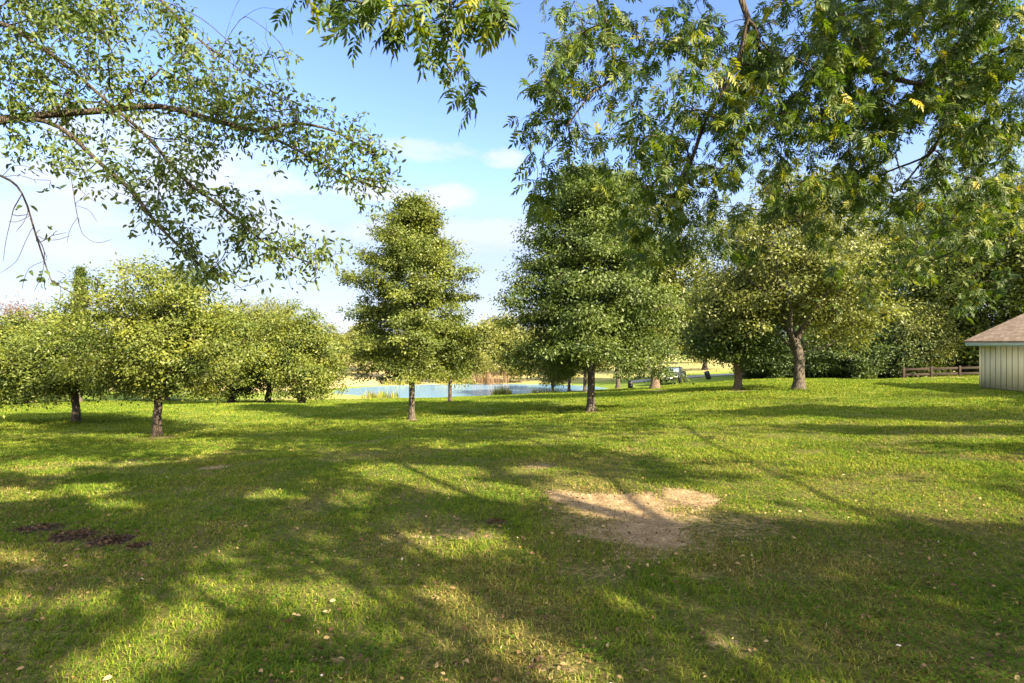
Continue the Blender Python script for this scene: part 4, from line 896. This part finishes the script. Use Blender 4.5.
# ------------------------------------------------------------------ barrels
def barrel(name, label, loc, tilt=0.0, sc=1.0):
    root = thing(name, label, 'waste barrel', loc); root.rotation_euler = (0, tilt, .4); root.scale = (sc,)*3
    m2 = MB(); m2.lathe([(.001, 0), (.26, 0), (.28, .03), (.29, .30), (.305, .32), (.29, .34), (.295, .60), (.31, .62), (.295, .64), (.29, .86), (.27, .86), (.26, .80)], 20); m2.build('drum', M['bin_plastic'], root, True)
    m2 = MB(); m2.lathe([(.26, .80), (.305, .865), (.31, .90), (.20, .96), (.06, 1.0), (.001, 1.0)], 20); m2.build('lid', M['bin_plastic'], root, True); return root
barrel('waste_barrel', 'dark upright waste barrel standing behind the dark oak', on_ground(630.5, 46), 0, .72)
p = on_ground(709, 53); p[2] += .03
barrel('waste_barrel', 'dark waste barrel leaning over beside the grey lane', p, R(-24), .8)

# ------------------------------------------------------------------ lawn: blades, fallen leaves, clods
TRUNKS = [tuple(on_ground(*q)[:2]) for q in ((157,17),(76,21),(412,22),(591,22),(738,28),(799,26),(655,40),(450,32))]
def lawn(N):
    rs = np.random.default_rng(9)
    dd = np.linspace(2.2, 46, 500); dens = np.where(dd < 4, 1, (4/dd)**1.5)*dd; cdf = np.cumsum(dens); cdf /= cdf[-1]
    d = np.interp(rs.random(N), cdf, dd); u = (rs.random(N)*2-1)*1.04; x = u*d
    M2 = 260000; d3 = np.interp(rs.random(M2), cdf, dd); d3 = np.where(rs.random(M2) < .25, .3+rs.random(M2)*3, d3); x3 = rs.choice([-1, 1], M2)*(1.04*d3+4.5*rs.random(M2)); mg = np.r_[np.zeros(N, bool), np.ones(M2, bool)]; N = N+M2; d = np.r_[d, d3]; x = np.r_[x, x3]
    # clumps: pull blades towards tuft centres
    cell = .09*(d/4)**.5; cx = np.floor(x/cell); cy = np.floor(d/cell); jx = _h(cx, cy, 3); jy = _h(cx, cy, 8)
    k = .5*rs.random(N)*np.clip(1.4-d/9, 0, 1); x = x*(1-k)+k*(cx+jx)*cell; y = d*(1-k)+k*(cy+jy)*cell
    di = dirt_at(x, y); mu = mulch_at(x, y); cov = fbm(x*1.9, y*1.9, 21)
    keep = rs.random(N) < np.clip(1.1-1.35*di-1.2*mu, .03, 1)*np.clip(.25+2.0*(cov-.24), .14, 1)
    x, y, di, cov, mg = x[keep], y[keep], di[keep], cov[keep], mg[keep]; n = len(x)
    z = tz(x, y)-.02*di
    straw = (rs.random(n) < np.clip(.12+.20*sstep(y, 11, 4)+.5*di+2.4*(fbm(x*.9, y*.9, 41)-.5)*sstep(y, 20, 6), .06, .85)).astype(float)*(.5+.5*rs.random(n))
    grow = (y/4)**.42; tall = 1+1.3*np.max([np.exp(-((x-a_)**2+(y-b_)**2)/.12) for a_, b_ in TRUNKS], axis=0); h = tall*(.35+1.2*fbm(x*.7, y*.7, 91))*(.018+.026*rs.random(n)**1.5)*(.7+.7*cov)*np.maximum(1, grow)*(1-.35*straw); wd_ = (.0017+.0017*rs.random(n))*np.maximum(1, (y/4)**.75)*np.where(mg, 1.9, 1)
    a = rs.random(n)*2*np.pi; lean = .35+1.5*rs.random(n); bx, by = np.cos(a), np.sin(a)
    B = np.c_[x, y, z-.004]; S = np.c_[-by, bx, np.zeros(n)]*wd_[:, None]; D = np.c_[bx, by, np.zeros(n)]
    m_ = B+D*(h*lean*.35)[:, None]+np.c_[np.zeros((n, 2)), h*.62]; t = B+D*(h*lean)[:, None]+np.c_[np.zeros((n, 2)), h*(1-.22*lean)]
    V = np.stack([B-S, B+S, m_+S*.8, m_-S*.8, t], 1).reshape(-1, 3); o = (np.arange(n)*5)[:, None]
    var_ = np.repeat(rs.random(n), 5); straw_ = np.repeat(straw, 5)
    # clover and other small broad leaves in patches
    m = 150000; d2 = 2.3+9*rs.random(m)**1.4; x2 = (rs.random(m)*2-1)*1.03*d2
    kk = (fbm(x2*1.3, d2*1.3, 71)+.25*fbm(x2*6, d2*6, 73) > .70) & (dirt_at(x2, d2) < .4); x2, d2 = x2[kk], d2[kk]; m = len(x2)
    V2, F2, k2 = leaf_quads(np.c_[x2, d2, tz(x2, d2)+.012+.016*rs.random(m)], rand_dir(m, rs, 0, .25), rand_dir(m, rs, 1.5), (.009+.012*rs.random(m))*np.maximum(1, (d2/4)**.6), .8)
    o2 = len(V); V = np.vstack([V, V2]); var_ = np.r_[var_, np.repeat(.3*rs.random(m), k2)]; straw_ = np.r_[straw_, np.zeros(m*k2)]
    g = mesh_np('lawn_grass', V, [o+[0, 1, 2, 3], o+[3, 2, 4]]+[f+o2 for f in F2], M['blades'], attrs=dict(var=var_, straw=straw_))
    tag(g, 'short patchy green and straw coloured lawn grass', 'grass', kind='stuff')
    n = 6000; d = 2.4+11*rs.random(n)**1.5; x = (rs.random(n)*2-1)*1.02*d; kk = fbm(x*.8, d*.8, 66) > .44; x, d = x[kk], d[kk]; n = len(x)
    for (cx, cy, rx, ry, ro, am) in DIRT:
        if am > .35 and cy < 9:
            q = min(700, int(260*rx*ry*am)+20); a = rs.random(q)*6.283; t = np.sqrt(rs.random(q))*1.1; x = np.r_[x, cx+rx*t*np.cos(a)]; d = np.r_[d, cy+ry*t*np.sin(a)]
    n = len(x)
    nr = rand_dir(n, rs, 1.2); ax = rand_dir(n, rs, 0, .2); sz = .014+.032*rs.random(n)**2.2
    vv = rs.random(n)**1.5*.82; vv[rs.random(n) < .006] = 1.0
    V, Fs, k = leaf_quads(np.c_[x, d, tz(x, d)+.018+.02*rs.random(n)], ax, nr, sz, .55, .10)
    tag(mesh_np('fallen_leaves', V, Fs, M['fallen'], var=np.repeat(vv, k)), 'scattered brown and pale fallen leaves on the grass', 'leaf litter', kind='stuff')
    # broken clods and bark bits on the dark strips
    P_ = []
    for (cx, cy, rx, ry) in MUL:
        k = int(500*rx*ry/.05) if rx*ry < .2 else 900; k = min(int(k*1.3), 1200); a = rs.random(k)*6.283; q = np.abs(rs.normal(0, .62, k)); P_.append(np.c_[cx+rx*q*np.cos(a), cy+ry*q*np.sin(a)])
    P_ = np.vstack(P_); n = len(P_); V, Fs, k = leaf_quads(np.c_[P_, tz(P_[:, 0], P_[:, 1])+.010+.022*rs.random(n)], rand_dir(n, rs, 0, .3), rand_dir(n, rs, 1.2), .010+.038*rs.random(n)**2.5, .6, .2)
    tag(mesh_np('bark_mulch', V, Fs, M['fallen'], var=np.repeat(.22*rs.random(n), k)), 'dark loose bark and clods in a strip on the left lawn', 'mulch', kind='stuff')
lawn(1350000)
